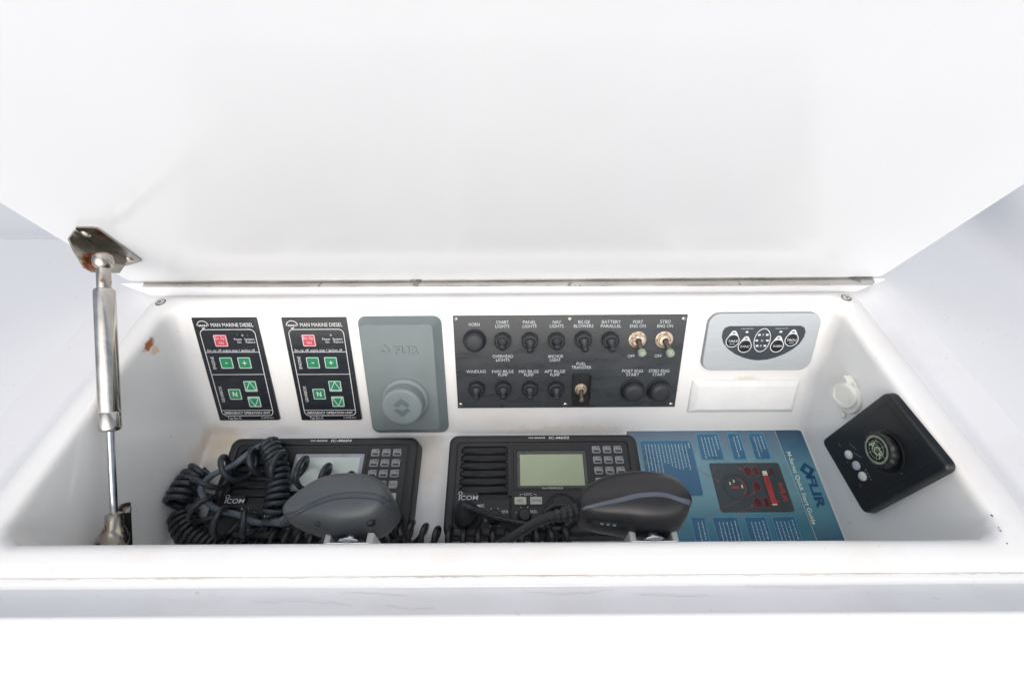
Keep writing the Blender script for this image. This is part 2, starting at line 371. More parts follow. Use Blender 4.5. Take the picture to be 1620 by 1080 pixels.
def screw(parent, x, y, z, r, off, mat='steel', name='screw'):
    b = MB(); b.lathe([(r, z - .4), (r, z + .5), (r * .8, z + 1.1), (r * .45, z + 1.4)], (x, y, 0), 18)
    o = b.build(name, mat, parent, off)
    s = MB(); a = random.uniform(0, pi)
    for k in range(2):
        t = a + k * pi / 2; p = [(x + r * .6 * cos(t), y + r * .6 * sin(t)), (x - r * .6 * cos(t), y - r * .6 * sin(t))]; s.line(p, r * .22, z + 1.5 + k * .03)
    s.build('slot', 'black_deep', o, off, smooth=False); return o

# ================================================================== SETTING
def setting(name, o): o['kind'] = 'structure'; return o
b = MB(); b.slab([(-14, -14), (14, -14), (14, 14), (-14, 14)], -0.2, 0.0); o = b.build('deck', 'deck', None, scale=1.0, smooth=False); o['kind'] = 'structure'
wm, wnt, wp = newmat('sea_water'); wp.inputs['Base Color'].default_value = (0.03, 0.07, 0.09, 1); wp.inputs['Roughness'].default_value = 0.15
bb = wnt.nodes.new('ShaderNodeBump'); bb.inputs['Strength'].default_value = 0.6; wnt.links.new(noise(wnt, 1.5, 4), bb.inputs['Height']); wnt.links.new(bb.outputs[0], wp.inputs['Normal'])
b = MB(); b.slab([(-800, -800), (800, -800), (800, 800), (-800, 800)], -4.5, -4.0); o = b.build('sea', wm, None, scale=1.0, smooth=False); o['kind'] = 'structure'

# ------------------------------------------------------------------ console
console = empty('helm_console', 'white moulded console with a sunken instrument tray under an open lid', 'console', Matrix.Translation((0, 0.2, 0)))
XS0, XS1, YS0, YS1 = -0.3990, 0.3823, 0.0807, 0.3652        # seam of the tray flange
BX0, BX1, BY0, BY1 = -0.4470, 0.4280, 0.0560, 0.3835        # crest of the coaming
ZR, ZB = 0.950, 0.954
def rl(x0, x1, y0, y1, z, r=0.010, n=5): return [(x, y, z) for x, y in rrect(x0, x1, y0, y1, r, n)]
def grow(d, z, r): return rl(XS0 - d, XS1 + d, YS0 - d, YS1 + d, z, r)
ob = MB()
ob.loft([grow(-0.004, ZR - 0.0022, 0.010), grow(0.0015, ZR - 0.0022, 0.012), grow(0.0035, ZR - 0.0030, 0.013), grow(0.0052, ZR - 0.0044, 0.014), grow(0.0060, ZR - 0.0062, 0.014), grow(0.0075, ZR - 0.0064, 0.013)], False, False)
ob.build('tray_surround', 'console', console, world=True, ang=60)
g = MB()
def mit(k, z): return [(XS1 + .0073 + k * (BX1 - XS1 - .0073), YS1 + .0073 + k * (BY1 - YS1 - .0073), z), (XS0 - .0073 + k * (BX0 - XS0 + .0073), YS1 + .0073 + k * (BY1 - YS1 - .0073), z),
                       (XS0 - .0073 + k * (BX0 - XS0 + .0073), YS0 - .0073 + k * (BY0 - YS0 + .0073), z), (XS1 + .0073 + k * (BX1 - XS1 - .0073), YS0 - .0073 + k * (BY0 - YS0 + .0073), z)]
gz = [0.9436, 0.9440, 0.9460, 0.9508, 0.9532, 0.9540, 0.9532]; gk = [-0.12, 0.10, 0.35, 0.78, 0.95, 1.0, 1.03]
g.loft([mit(k, z) for k, z in zip(gk, gz)], False, False); g.build('coaming', 'gutter', console, world=True, ang=22)
# top, sides and front of the console
tb = MB()
X0, X1, YB = -1.35, 1.15, 0.47
P = [(BX0, BY0), (BX1, BY0), (BX1, BY1), (BX0, BY1)]
vs = [(BX0, BY0, ZB), (BX1, BY0, ZB), (BX1, BY1, ZB), (BX0, BY1, ZB), (X0, BY0, ZB), (X1, BY0, ZB), (X1, YB, ZB), (X0, YB, ZB)]
tb.add(vs, [(4, 0, 3, 7), (1, 5, 6, 2), (3, 2, 6, 7)])
tb.add([(X0, YB, ZB), (X1, YB, ZB), (X1, YB + .02, .2), (X0, YB + .02, .2)], [(0, 1, 2, 3)])
tb.build('console_top', 'console', console, world=True, smooth=False)
fb = MB()
prof = [(BY0 + 0.0006, ZB - .0004), (BY0, ZB), (BY0 - .0022, ZB - .0006), (BY0 - .0042, ZB - .0024), (BY0 - .0056, ZB - .0055), (BY0 - .0062, ZB - .010), (BY0 - .0105, ZB - .10), (BY0 - .018, .60), (BY0 - .05, .0)]
xs = [X0 + (X1 - X0) * i / 24 for i in range(25)]
fb.loft([[(x, y, z) for x in xs] for y, z in prof], False, False, closed=False)
fb.build('front_panel', 'console', console, world=True, ang=60)
# raised side moulding on the right, and the cowl behind on the left
sm = MB(); prof = [(0.540, .9525), (0.565, .9544), (0.580, .9575), (0.592, .9640), (0.603, .9760), (0.612, .9850), (0.624, .9915), (0.640, .9945), (0.80, .9990), (1.15, .9990), (1.15, .9)]
ys = [BY0 - 0.25 + i * (1.25 / 20) for i in range(21)]
def flare(x, y): return x + max(0, y - 0.42) ** 2 * 2.2
sm.loft([[(flare(x, y), y, z) for y in ys] for x, z in prof], False, False, closed=False)
sm.build('side_moulding', 'console', console, world=True, ang=60)
cw = MB()
cw.loft([[(x, y, z) for x, y in rrect(-1.30 + d, -.30 - d, .492 + d * .7, 1.20 - d, .10)] for d, z in ((0, .80), (0, .915), (.004, .925), (.012, .930), (.03, .932))], False, True)
cw.build('rear_cowl', 'console', console, world=True, ang=60)
vp = Plane((0, 0.462, 0), (1, 0, 0), (0, 0, 1)); a_, b_ = vp.p3(16, 337), vp.p3(47, 356)
vb_ = MB(); vb_.tube([a_.lerp(b_, t) + V((0, .01, 0)) for t in (0, .2, .5, .8, 1)], [.0012, .003, .0042, .003, .0012], 10); vb_.build('vent_slot', 'shade_hole', console, world=True)

# ------------------------------------------------------------------ instrument tray (sunken liner)
tray = MB(); N = 9
def floor_z(y): return O.z + (y - O.y) * tan(FSL)
Tt = rrect(-0.3778, 0.3560, 0.1033, 0.3500, 0.020, N)
Bt = rrect(-0.3740, 0.3596, 0.1060, O.y + .0012, 0.007, N)
fl = lambda x0, x1, y0, y1, z, r: [(x, y, z) for x, y in rrect(x0, x1, y0, y1, r, N)]
loops = [fl(XS0, XS1, YS0, YS1, ZR - .0030, .010), fl(XS0, XS1, YS0, YS1, ZR - .0006, .010), fl(XS0 + .0006, XS1 - .0006, YS0 + .0006, YS1 - .0006, ZR, .0095)]
d0 = 0.007
Tout = inset(Tt, -d0)
def wall(i, t):
    T_, B_ = Tt[i], Bt[i]; zb = floor_z(B_[1]); return V((T_[0] + (B_[0] - T_[0]) * t, T_[1] + (B_[1] - T_[1]) * t, ZR + (zb - ZR) * t))
loops.append([(x, y, ZR) for x, y in inset(Tt, -d0 - .0015)])
for k in range(0, 6):
    t = k / 5; L = []
    for i in range(len(Tt)):
        a = V((*Tout[i], ZR)); c = V((*Tt[i], ZR)); e = wall(i, 0.055); L.append(tuple(a * (1 - t) ** 2 + c * 2 * t * (1 - t) + e * t * t))
    loops.append(L)
for t in (.3, .6): loops.append([tuple(wall(i, t)) for i in range(len(Tt))])
Bin = inset(Bt, 0.0045)
for k in range(0, 6):
    t = k / 5; L = []
    for i in range(len(Tt)):
        a = wall(i, 0.965); c = wall(i, 1.0); e = V((*Bin[i], floor_z(Bin[i][1]))); L.append(tuple(a * (1 - t) ** 2 + c * 2 * t * (1 - t) + e * t * t))
    loops.append(L)
loops.append([(x, y, floor_z(y)) for x, y in inset(Bt, 0.0052)])
tray.loft(loops, False, True)
tray.build('instrument_tray', 'tray', console, world=True, ang=50)
# bead of sealant along the seam, ragged like the real one
sb = MB(); seam = rrect(XS0 - .0003, XS1 + .0003, YS0 - .0003, YS1 + .0003, .0102, 4)
dense = []
for i, p in enumerate(seam):
    q = seam[(i + 1) % len(seam)]; n = max(1, int(hypot(q[0] - p[0], q[1] - p[1]) / .004))
    for k in range(n): dense.append((p[0] + (q[0] - p[0]) * k / n, p[1] + (q[1] - p[1]) * k / n))
A = [(x, y, ZR - .0019) for x, y in inset(dense, .0005)]
B = []
for (x, y), (ix, iy) in zip(inset(dense, 0), inset(dense, -1)):
    k = 0.0006 + 0.0010 * random.random() ** 2; B.append((x + (ix - x) * k, y + (iy - y) * k, ZR - .0019))
sb.loft([A, [(x, y, z + .0004) for x, y, z in B], [(x, y, z - .0006) for x, y, z in B]], False, False)
sb.build('sealant_bead', 'sealant', console, world=True)
# two flange screws, grey specks
TOP = Plane((0, 0, ZR), (1, 0, 0), (0, 1, 0))
for px, py in ((254, 478), (1339, 471)):
    c = TOP.uv(px, py); s = MB(); s.lathe([(4.6, -.2), (4.6, .5), (3.9, .9), (3.2, .7), (2.9, -.1)], (c[0], c[1], 0), 20)
    s.v = [tuple(TOP.pt(*p)) for p in s.v]; o = s.build('screw', 'steel', console, world=True)
    s = MB(); s.ring(circ(c[0], c[1], 5.3, 20), circ(c[0], c[1], 4.7, 20), -.1, .15); s.line([(c[0] - 2.2, c[1]), (c[0] + 2.2, c[1])], .9, 1.0); s.line([(c[0], c[1] - 2.2), (c[0], c[1] + 2.2)], .9, 1.02)
    s.v = [tuple(TOP.pt(*p)) for p in s.v]; s.build('dirt_ring', 'speck', o, world=True)
sk = MB()
for px, py, r in ((1569, 815, .9), (1580, 834, .5), (1583, 839, .6), (1593, 859, .6), (217, 808, .4), (271, 690, .5), (1352, 478, .5)):
    c = TOP.uv(px, py) if px > 1500 or py < 500 else LEFT.uv(px, py); pl = TOP if px > 1500 or py < 500 else LEFT
    sk.loft([[tuple(pl.pt(x, y, h)) for x, y in circ(*c, q, 8)] for q, h in ((r, 0.0), (r * .6, .25))], False, True)
sk.build('dirt_specks', 'speck', console, world=True, kind='stuff')

# ================================================================== LID
lid = empty('hatch_lid', 'glossy white hatch lid propped open above the instrument tray', 'hatch lid', LID.mat(0, 0))
L = MB(); out = rrect(-434, 419, 4.5, 420, 6, 6)
L.slab(inset(out, 0), -22, 0, 1.6, 3); L.build('lid_panel', 'lid', lid)
hg = empty('piano_hinge', 'narrow steel hinge strip with painted dark reflections running along the foot of the lid', 'hinge', Matrix.Translation((0, BY1 - .006, ZB)))
h = MB(); h.loft([[(x, y, z) for x in (-.418, -.414, .405, .411)] for y, z in ((BY1 - .0115, ZB + .0002), (BY1 - .0112, ZB + .0012), (BY1 + .001, ZB + .0026), (BY1 + .002, ZB + .001))], False, False, closed=False)
h.v = [(x, y + (.0045 if abs(x) > .4085 or x < -.416 else 0) * (1 if y < BY1 - .01 else 0), z) for x, y, z in h.v]
h.build('leaf', 'hinge', hg, world=True)
kn = MB(); kn.tube([(-.420 + .0192 * i, BY1 + .0012, ZB + .0034) for i in range(43)], .0017, 10)
kn.build('hinge_barrel', 'hinge', hg, world=True)

# ================================================================== GAS STRUT
ball = LID.p3(163, 413, .026); foot = LEFT.p3(182, 852, .022)
cc0_ = Plane(((LID.pt(*LID.uv(118, 358)).x + LID.pt(*LID.uv(196, 419)).x) / 2, 0, 0), (0, -1, 0), (0, 0, 1)).p3(142, 414)
MAT['steel_brkt'] = metal('stainless_bracket', (178, 174, 166), 0.2, 0.12, rscale=60, thresh=(0.6, 0.7), spots=[(tuple(cc0_ - foot), .010)])
MAT['steel_foot'] = metal('rusty_strut_foot', (190, 182, 168), 0.2, 0.5, rscale=90, thresh=(0.6, 0.68), spots=[((0.002, -.003, -.004), .007), ((-.005, .004, .012), .004)])
strut = empty('gas_strut', 'weathered stainless gas strut with rusty ball ends holding the lid up', 'gas strut', Matrix.Translation(foot))
ax = (ball - foot).normalized(); LEN = (ball - foot).length
def project(p):
    d = p - CAM; z = d.dot(FW); return 810 + FPX * d.dot(RT) / z, 540 - FPX * d.dot(UP) / z
def along(y):                                   # place on the strut's axis seen at that height
    lo, hi = 0.0, 1.0
    for _ in range(40):
        mid = (lo + hi) / 2
        if project(foot.lerp(ball, mid))[1] > y: lo = mid
        else: hi = mid
    return LEN * lo
t0, t1, t2, t3 = along(682), along(652), along(457), along(425)
def ln(mb, prof, seg=32): return mb.lathe([(r, h) for r, h in prof], foot, seg, ax)
R_ = .0081
s = MB(); ln(s, [(.003, t0 - .0005), (R_ - .0016, t0), (R_ - .0003, t0 + .002), (R_, t0 + .004), (R_, t1 - .001), (R_ - .0005, t1), (R_, t1 + .001), (R_, t2 - .003), (R_ - .0006, t2 - .0008), (R_ - .0016, t2), (.003, t2 + .0002)]); s.build('cylinder_tube', 'steel_tube', strut, world=True, ang=50)
s = MB(); ln(s, [(.0029, .02), (.0029, t0 + .002)], 20); s.build('piston_rod', 'steel_rod', strut, world=True)
s = MB(); ln(s, [(.0048, t2 - .001), (.0054, t2 + .001), (.0054, t3 - .001), (.0050, t3), (.0058, t3 + .0006), (.0074, LEN - .0045), (.0081, LEN), (.0075, LEN + .0045), (.005, LEN + .0075), (.001, LEN + .0086)]); s.build('ball_socket', 'steel_rust', strut, world=True, ang=40)
tl = along(812)
s = MB(); ln(s, [(.0035, tl + .001), (.0064, tl - .0005), (.0066, .010), (.0078, .008), (.0098, 0), (.009, -.006), (.006, -.009)]); s.build('lower_socket', 'steel_foot', strut, world=True, ang=40)
# upper bracket: flange on the lid and a leg standing off it
lb = MB(); fl_ = roundpoly([LID.uv(118, 358), LID.uv(153, 358), LID.uv(226, 411), LID.uv(196, 419)], 3)
lb.loft([[tuple(LID.pt(x, y, z)) for x, y in fl_] for z in (0.1, 1.8)], True, True)
xr = (LID.pt(*LID.uv(118, 358)).x + LID.pt(*LID.uv(196, 419)).x) / 2
LEGP = Plane((xr, 0, 0), (0, -1, 0), (0, 0, 1))
leg = [LEGP.p3(*q) for q in ((121, 360), (108, 378), (116, 396), (133, 424), (146, 431), (188, 432), (197, 419))]
lb.loft([[tuple(p + V((d, 0, 0))) for p in leg] for d in (-.0009, .0009)], True, True)
br = lb.build('upper_bracket', 'steel_brkt', strut, world=True)
for q in ((136, 368), (205, 408)):
    c = LID.uv(*q); s = MB(); s.lathe([(4.2, 1.6), (4.2, 2.2), (2.6, 3.6), (.5, 4.0)], (c[0], c[1], 0), 18); s.v = [tuple(LID.pt(*p)) for p in s.v]; s.build('screw', 'steel', br, world=True)
cc = LEGP.p3(146, 412)
rs = MB(); rs.tube([tuple(cc), tuple(ball)], .0035, 12); rs.build('ball_stud', 'steel_rust', strut, world=True)
# lower bracket on the tray's left wall
lw = MB(); pl_ = roundpoly([LEFT.uv(*q) for q in ((140, 880), (150, 858), (170, 826), (190, 797), (204, 793), (207, 860), (206, 885))], 2.5)
lw.loft([[tuple(LEFT.pt(x, y, z)) for x, y in pl_] for z in (0.1, 1.8)], True, True); lo = lw.build('lower_bracket', 'steel_brkt', strut, world=True)
s = MB(); s.tube([tuple(LEFT.p3(200, 806, .0018)), tuple(LEFT.p3(200, 806, .0045))], [.004, .0028], 12); s.build('screw', 'steel_rust', lo, world=True)
s = MB(); s.tube([tuple(foot - LEFT.n * .014), tuple(foot)], .004, 12); s.build('ball_stud', 'steel_rust', strut, world=True)

# ================================================================== ENGINE PANELS
def engine_panel():
    cx, cy = -319.4, 88.6; off = (cx, cy); T = 3.0
    root = empty('engine_panel', 'leftmost black emergency engine panel, nearest the gas strut', 'control panel', BACK.mat(cx, cy), 'black emergency engine panels on the back wall')
    b = MB(); b.box(cx, cy, 72.5, 131, -1, T, 1.2, .5); b.build('faceplate', 'black_gloss', root, off)
    z = T + .12; w_ = MB()
    w_.line(rrect(-350.2, -288.6, 29.8, 140.0, 5.5), .75, z, True)
    w_.line([(-350, 112.6), (-288.8, 112.6)], .6, z + .02); w_.line([(-350, 84.6), (-288.8, 84.6)], .6, z + .02)
    w_.line([(-350, 37.2), (-288.8, 37.2)], .6, z + .02)
    w_.line([(-344.8 + 6.3 * cos(pi * t / 12), 144.6 + 5.6 * sin(pi * t / 12)) for t in range(13)], .8, z)
    w_.text('MAN', -344.8, 144.8, 2.3, 9.5, z, bold=.02)
    w_.flat([(-347, 141.6), (-344.6, 142.4), (-342.6, 142.6), (-343.4, 141.6), (-344.4, 140.9), (-346.4, 140.9)], z)
    w_.text('MAN MARINE DIESEL', -312.2, 145.4, 4.3, 47.2, z)
    w_.text('Power', -309.2, 128.4, 2.5, 9.0, z); w_.text('On', -308.6, 124.9, 2.5, 4.3, z)
    w_.text('System-', -296.2, 128.4, 2.5, 11.5, z); w_.text('Failure', -295.9, 124.9, 2.5, 10.5, z)
    w_.text('Em. op. off: engine stop + ignition off', -320.2, 114.9, 2.7, 54, z)
    w_.text('ENGINE', -344.3, 99.5, 3.4, 15.5, z, 90); w_.text('GEARBOX', -344.5, 59.0, 3.4, 21, z, 90)
    w_.text('EMERGENCY OPERATION UNIT', -319.6, 33.6, 3.1, 55, z, bold=.008)
    w_.text('Typ Em-C', -336.8, 26.6, 2.9, 16.5, z); w_.text('51.27720-7013', -296.8, 26.6, 1.8, 15, z)
    w_.build('lettering', 'print_white', root, off, smooth=False)
    q = MB(); q.line([(-354, 151.6), (-286, 151.6)], .3, z); q.line([(-285.4, 151.4), (-285.4, 25.5)], .3, z); q.build('edge_scoring', 'slate', root, off, smooth=False)
    def key(x, y, mat, draw):
        k = MB(); k.box(x, y, 14.8, 14.2, T - .5, T + .6, 1.4, .5); o = k.build('push_key', mat, root, off)
        q = MB(); q.line(rrect(x - 6.7, x + 6.7, y - 6.4, y + 6.4, .8), .75, T + .68, True); draw(q, x, y, T + .68); q.build('key_marking', 'print_white', o, off, smooth=False)
    key(-329.0, 126.8, 'red_key', lambda q, x, y, z: (q.text('Em. Op.', x, y + 2.9, 2.9, 11.3, z), q.text('ON', x, y - 2.6, 2.9, 5.2, z)))
    key(-328.9, 99.4, 'green_key', lambda q, x, y, z: q.line([(x - 1.5, y), (x + 1.5, y)], .9, z))
    key(-308.1, 99.4, 'green_key', lambda q, x, y, z: (q.line([(x - 2.4, y), (x + 2.4, y)], .9, z), q.line([(x, y - 2.4), (x, y + 2.4)], .9, z + .03)))
    key(-328.4, 59.0, 'green_key', lambda q, x, y, z: q.text('N', x, y, 6.2, 5.2, z, bold=.02))
    key(-307.9, 69.3, 'green_key', lambda q, x, y, z: q.line([(x - 5.6, y - 5.0), (x + 5.6, y - 5.0), (x, y + 5.6)], .7, z, True))
    key(-307.6, 48.9, 'green_key', lambda q, x, y, z: q.line([(x + 5.6, y + 5.0), (x - 5.6, y + 5.0), (x, y - 5.6)], .7, z, True))
    for x, m_ in ((-309.2, 'slate'), (-303.4, 'print_grey'), (-297.6, 'slate')):
        b = MB(); b.lathe([(1.3, T), (1.2, T + .3), (.6, T + .6)], (x, 133, 0), 12); b.build('indicator_lamp', m_, root, off)
    return root
ep = engine_panel()
ep2 = copy_tree(ep); ep2.matrix_world = BACK.mat(-319.4 + 99.5, 88.2); ep2['label'] = 'second black emergency engine panel, beside the grey rubber cover'

# ================================================================== GREY RUBBER COVER
root = empty('control_cover', 'grey-green rubber protective cover with round knob hood', 'cover', BACK.mat(-125, 80)); off = (-125, 80)
cb = MB(); base = rrect(-171.8, -78.5, 4.5, 154.5, 9, 7)
def lerp_outline(a, c, t): return [(p[0] * (1 - t) + q[0] * t, p[1] * (1 - t) + q[1] * t) for p, q in zip(a, c)]
top = rrect(-166.5, -86.5, 16.0, 148.5, 5, 7)
cb.loft([[(x, y, z) for x, y in lerp_outline(base, top, t)] for t, z in ((0, 0), (0, 2.2), (.04, 3.1), (.14, 4.2), (.90, 14.2), (.96, 15.3), (1.03, 15.9), (1.09, 16))])
cb.build('cover_body', 'rubber_grey', root, off, ang=50)
kb = MB(); kb.lathe([(27.6, 15.5), (27.3, 17.5), (26.4, 19.2), (24.6, 20), (23.2, 20.2), (22.9, 21), (22.9, 33), (22.3, 34.4), (21, 35.1), (19, 35.2)], (-123.7, 57.4, 0), 56)
hood = kb.build('knob_hood', 'rubber_grey_light', root, off, ang=40)
def dia(cx, cy, s, up):                         # one half of the diamond emblem: a chevron of two square arms
    k = 1 if up else -1
    return [(cx - s, cy + k * .12 * s), (cx, cy + k * s), (cx + s, cy + k * .12 * s), (cx + s * .60, cy - k * .22 * s), (cx + s * .05, cy + k * .22 * s), (cx - s * .30, cy - k * .05 * s), (cx - s * .62, cy + k * -.14 * s)]
e = MB()
for up in (True, False):
    q = dia(-123.7, 57.4 + (2.2 if up else -2.2), 9.5, up); q = q if up else q[::-1]; e.loft([[(x, y, z) for x, y in q] for z in (35.2, 35.55)], True, True)
e.build('emblem', 'rubber_dark', hood, off, smooth=False)
e = MB(); e.text('FLIR', -117.2, 119.0, 8.4, 28, 17.1, bold=.045); n0 = len(e.f)
for up in (True, False):
    q = dia(-141.2, 119.2 + (.9 if up else -.9), 5.6, up); e.flat(q if up else q[::-1], 17.1)
side = MB(); side.add(e.v, e.f)
# give the embossed word real thickness
import bmesh
def extruded(mb, dz):
    bm = bmesh.new(); vv = [bm.verts.new(p) for p in mb.v]
    for f in mb.f:
        try: bm.faces.new([vv[i] for i in f])
        except ValueError: pass
    r = bmesh.ops.extrude_face_region(bm, geom=list(bm.faces))
    for g_ in r['geom']:
        if isinstance(g_, bmesh.types.BMVert): g_.co.z += dz
    bm.verts.index_update(); out = MB(); out.v = [tuple(v.co) for v in bm.verts]; out.f = [tuple(v.index for v in f.verts) for f in bm.faces]; bm.free(); return out
extruded(e, -1.3).build('embossed_lettering', 'rubber_grey', root, off, smooth=False)

# ================================================================== SWITCH PANEL
off = (64.7, 96.2); T = 2.6
sp_ = empty('switch_panel', 'wide black engraved switch panel with toggles and round buttons', 'switch panel', BACK.mat(*off))
b = MB(); b.box(64.9, 96.2, 261, 116.6, -1, T, .6, .35); b.build('faceplate', 'switch_plate', sp_, off)
tx = MB(); z = T + .12
for s_, x, y, wd in (('HORN', -42.1, 144.1, 12), ('CHART', -10.6, 146.6, 14), ('LIGHTS', -10.7, 141.8, 15.5), ('PANEL', 19.6, 146.4, 14.5), ('LIGHTS', 19.8, 141.7, 15.5), ('NAV', 50.1, 146.3, 9), ('LIGHTS', 50.1, 141.6, 15.5),
                     ('BILGE', 80.5, 146.3, 13), ('BLOWERS', 80.3, 141.5, 22), ('BATTERY', 110.9, 146.2, 21), ('PARALLEL', 111.0, 141.3, 23), ('PORT', 140.8, 146.0, 11), ('ENG ON', 141.0, 141.1, 17.5), ('STBD', 171.3, 146.0, 12), ('ENG ON', 171.5, 141.0, 17.5),
                     ('OVERHEAD', -10.6, 105.4, 23.5), ('LIGHTS', -10.7, 100.8, 15.5), ('ANCHOR', 49.9, 105.0, 17.5), ('LIGHT', 49.7, 100.4, 12.5), ('FUEL', 80.0, 95.4, 11), ('TRANSFER', 80.4, 90.8, 23), ('OFF', 136.9, 104.7, 8), ('OFF', 167.8, 104.6, 8),
                     ('WINDLASS', -41.9, 86.3, 22.5), ('FWD BILGE', -10.8, 86.1, 25), ('PUMP', -10.8, 81.7, 11), ('MID BILGE', 19.3, 86.0, 23), ('PUMP', 19.5, 81.6, 11), ('AFT BILGE', 49.7, 85.9, 24), ('PUMP', 49.9, 81.5, 11),
                     ('PORT ENG', 140.2, 85.9, 24), ('START', 140.8, 81.3, 15), ('STBD ENG', 171.1, 85.8, 24), ('START', 171.4, 81.2, 15)):
    tx.text(s_, x, y, 3.7, wd, z)
tx.build('engraved_lettering', 'engrave', sp_, off, smooth=False, kind='stuff')
for x, y in ((-61.9, 150.2), (64.5, 149.4), (191.2, 149.1), (-62.1, 43.0), (63.4, 42.2), (190.1, 41.6)): screw(sp_, x, y, T, 2.7, off)
def hexa(cx, cy, r, a=30): return [(cx + r * cos(radians(a + 60 * i)), cy + r * sin(radians(a + 60 * i))) for i in range(6)]
def toggle(cx, cy, tip):
    b = MB(); b.slab(inset(hexa(cx, cy, 10.3), 0), T, T + 4.2, .8, 2); b.slab(circ(cx, cy, 8.2, 24), T + 4, T + 6.4, 1, 2); o = b.build('booted_toggle', 'black_rubber', sp_, off, ang=30)
    q = MB(); q.ring(circ(cx, cy, 9.7, 28), circ(cx, cy, 8.7, 28), T + 3.9, T + 5.2); q.build('boot_ring', 'black_deep', o, off)
    p0 = V((cx, cy, T + 6)); p1 = V((*tip, 17.5)); q = MB(); pts = [p0.lerp(p1, t) for t in (0, .15, .3, .5, .7, .85, .95, 1.02, 1.05)]
    q.tube(pts, [6.6, 5.8, 4.6, 3.7, 3.5, 4.0, 4.0, 2.9, 1.2], 16); q.build('lever', 'black_rubber', o, off, ang=60)
for c, t in (((-10.6, 124.6), (-11, 120.5)), ((20.2, 124.4), (19.9, 116.5)), ((50.2, 124.2), (50.4, 120.5)), ((80.5, 125.6), (81.2, 117.0)), ((111.2, 124.6), (112.0, 117.0)),
             ((-42.1, 64.8), (-41.9, 58.2)), ((-10.6, 64.6), (-10.5, 58.2)), ((20.7, 64.4), (20.5, 57.8)), ((51.4, 64.2), (51.1, 57.0))): toggle(*c, t) if False else toggle(c[0], c[1], t)
def push(cx, cy, r, hgt, ringm='black_plastic'):
    b = MB(); b.lathe([(r, T), (r, T + 1.6), (r - .8, T + 2.2)], (cx, cy, 0), 36); o = b.build('push_button', ringm, sp_, off)
    b = MB(); b.lathe([(r - 1.2, T + 1.5), (r - 1.3, T + hgt * .5), (r - 2.2, T + hgt * .8), (r - 4.4, T + hgt * .97), (r - 7.5, T + hgt), (.5, T + hgt * 1.02)], (cx, cy, 0), 36); b.build('button_dome', 'black_rubber', o, off, ang=60)
push(-42.2, 125.2, 13.2, 11); push(142.0, 61.2, 14.2, 12); push(173.0, 61.0, 14.2, 12)
def bat(cx, cy, tip, name='toggle_lever', h=20, tipmat='verdigris', r=1.0):
    b = MB(); b.lathe([(10.2 * r, T), (10.2 * r, T + .8), (9.6 * r, T + 1.1)], (cx, cy, 0), 28); b.slab(hexa(cx, cy, 8.6 * r, 12), T + 1, T + 2.8, .4, 1)
    b.lathe([(6.6 * r, T + 2.6), (6.4 * r, T + 5.0), (3.6 * r, T + 5.2), (3.2 * r, T + 2.5)], (cx, cy, 0), 24, cap1=True); o = b.build('metal_toggle', 'rust_nut', sp_, off)
    q = MB(); q.slab(circ(cx, cy, 3.4 * r, 16), T + 5.1, T + 5.3); q.build('bushing_hole', 'black_deep', o, off)
    p0, p1 = V((cx, cy, T + 4)), V((*tip, h)); q = MB(); q.tube([p0, p0.lerp(p1, .3), p0.lerp(p1, .66)], [2.5 * r, 2.9 * r, 4.0 * r], 14); q.build('lever', 'lever_dull', o, off)
    q = MB(); q.tube([p0.lerp(p1, .62), p0.lerp(p1, .68), p0.lerp(p1, .88), p0.lerp(p1, 1), p0.lerp(p1, 1.05)], [3.9 * r, 4.4 * r, 4.8 * r, 3.6 * r, 1.2 * r], 16); q.build('lever_tip', tipmat, o, off, ang=60)
bat(142.0, 124.8, (144.6, 112.2)); bat(172.2, 124.6, (176.2, 111.6))
# recessed fuel transfer switch in its dark guard
g_ = MB(); g_.box(81.5, 62, 21, 43, T, T + .5, 1); g = g_.build('switch_guard', 'black_deep', sp_, off, label='dark guarded recess around the fuel transfer lever')
for x in (71.4, 91.6):
    q = MB(); q.box(x, 66, 1.1, 30, T, T + 6, .3, .2); q.build('guard_cheek', 'black_plastic', g, off)
bat(81.0, 62.5, (80.6, 52.5), h=15, tipmat='lever_dull', r=.72)

# ================================================================== ENGINE SYNC PANEL
off = (281, 122)
sy = empty('sync_panel', 'silver rounded control panel with dark crescent keypad', 'control panel', BACK.mat(*off))
b = MB(); outl = rrect(218, 343, 87, 156.5, 13, 8); b.slab(outl, -.5, 5.4, .4, 1); b.build('side_wall', 'silver_edge', sy, off)
b = MB(); b.slab(inset(outl, .4), 5.3, 7.0, .8, 2); b.build('faceplate', 'silver', sy, off)
crs = [(241.5, 141.8), (237, 140), (234.8, 135.5), (235, 129), (238, 121.5), (244.5, 114.5), (253, 108.5), (263, 104), (272, 101.4), (281.5, 100.3), (291, 101.2), (300, 103.7), (309, 107.8), (317.5, 113.5), (324, 120.5), (327.2, 128.5), (327.4, 135), (325, 139.8), (320.5, 141.8)]
crs = crs[::-1]
b = MB(); b.slab(crs, 6.9, 7.25); kp = b.build('keypad_overlay', 'slate', sy, off)
z = 7.4; w_ = MB()
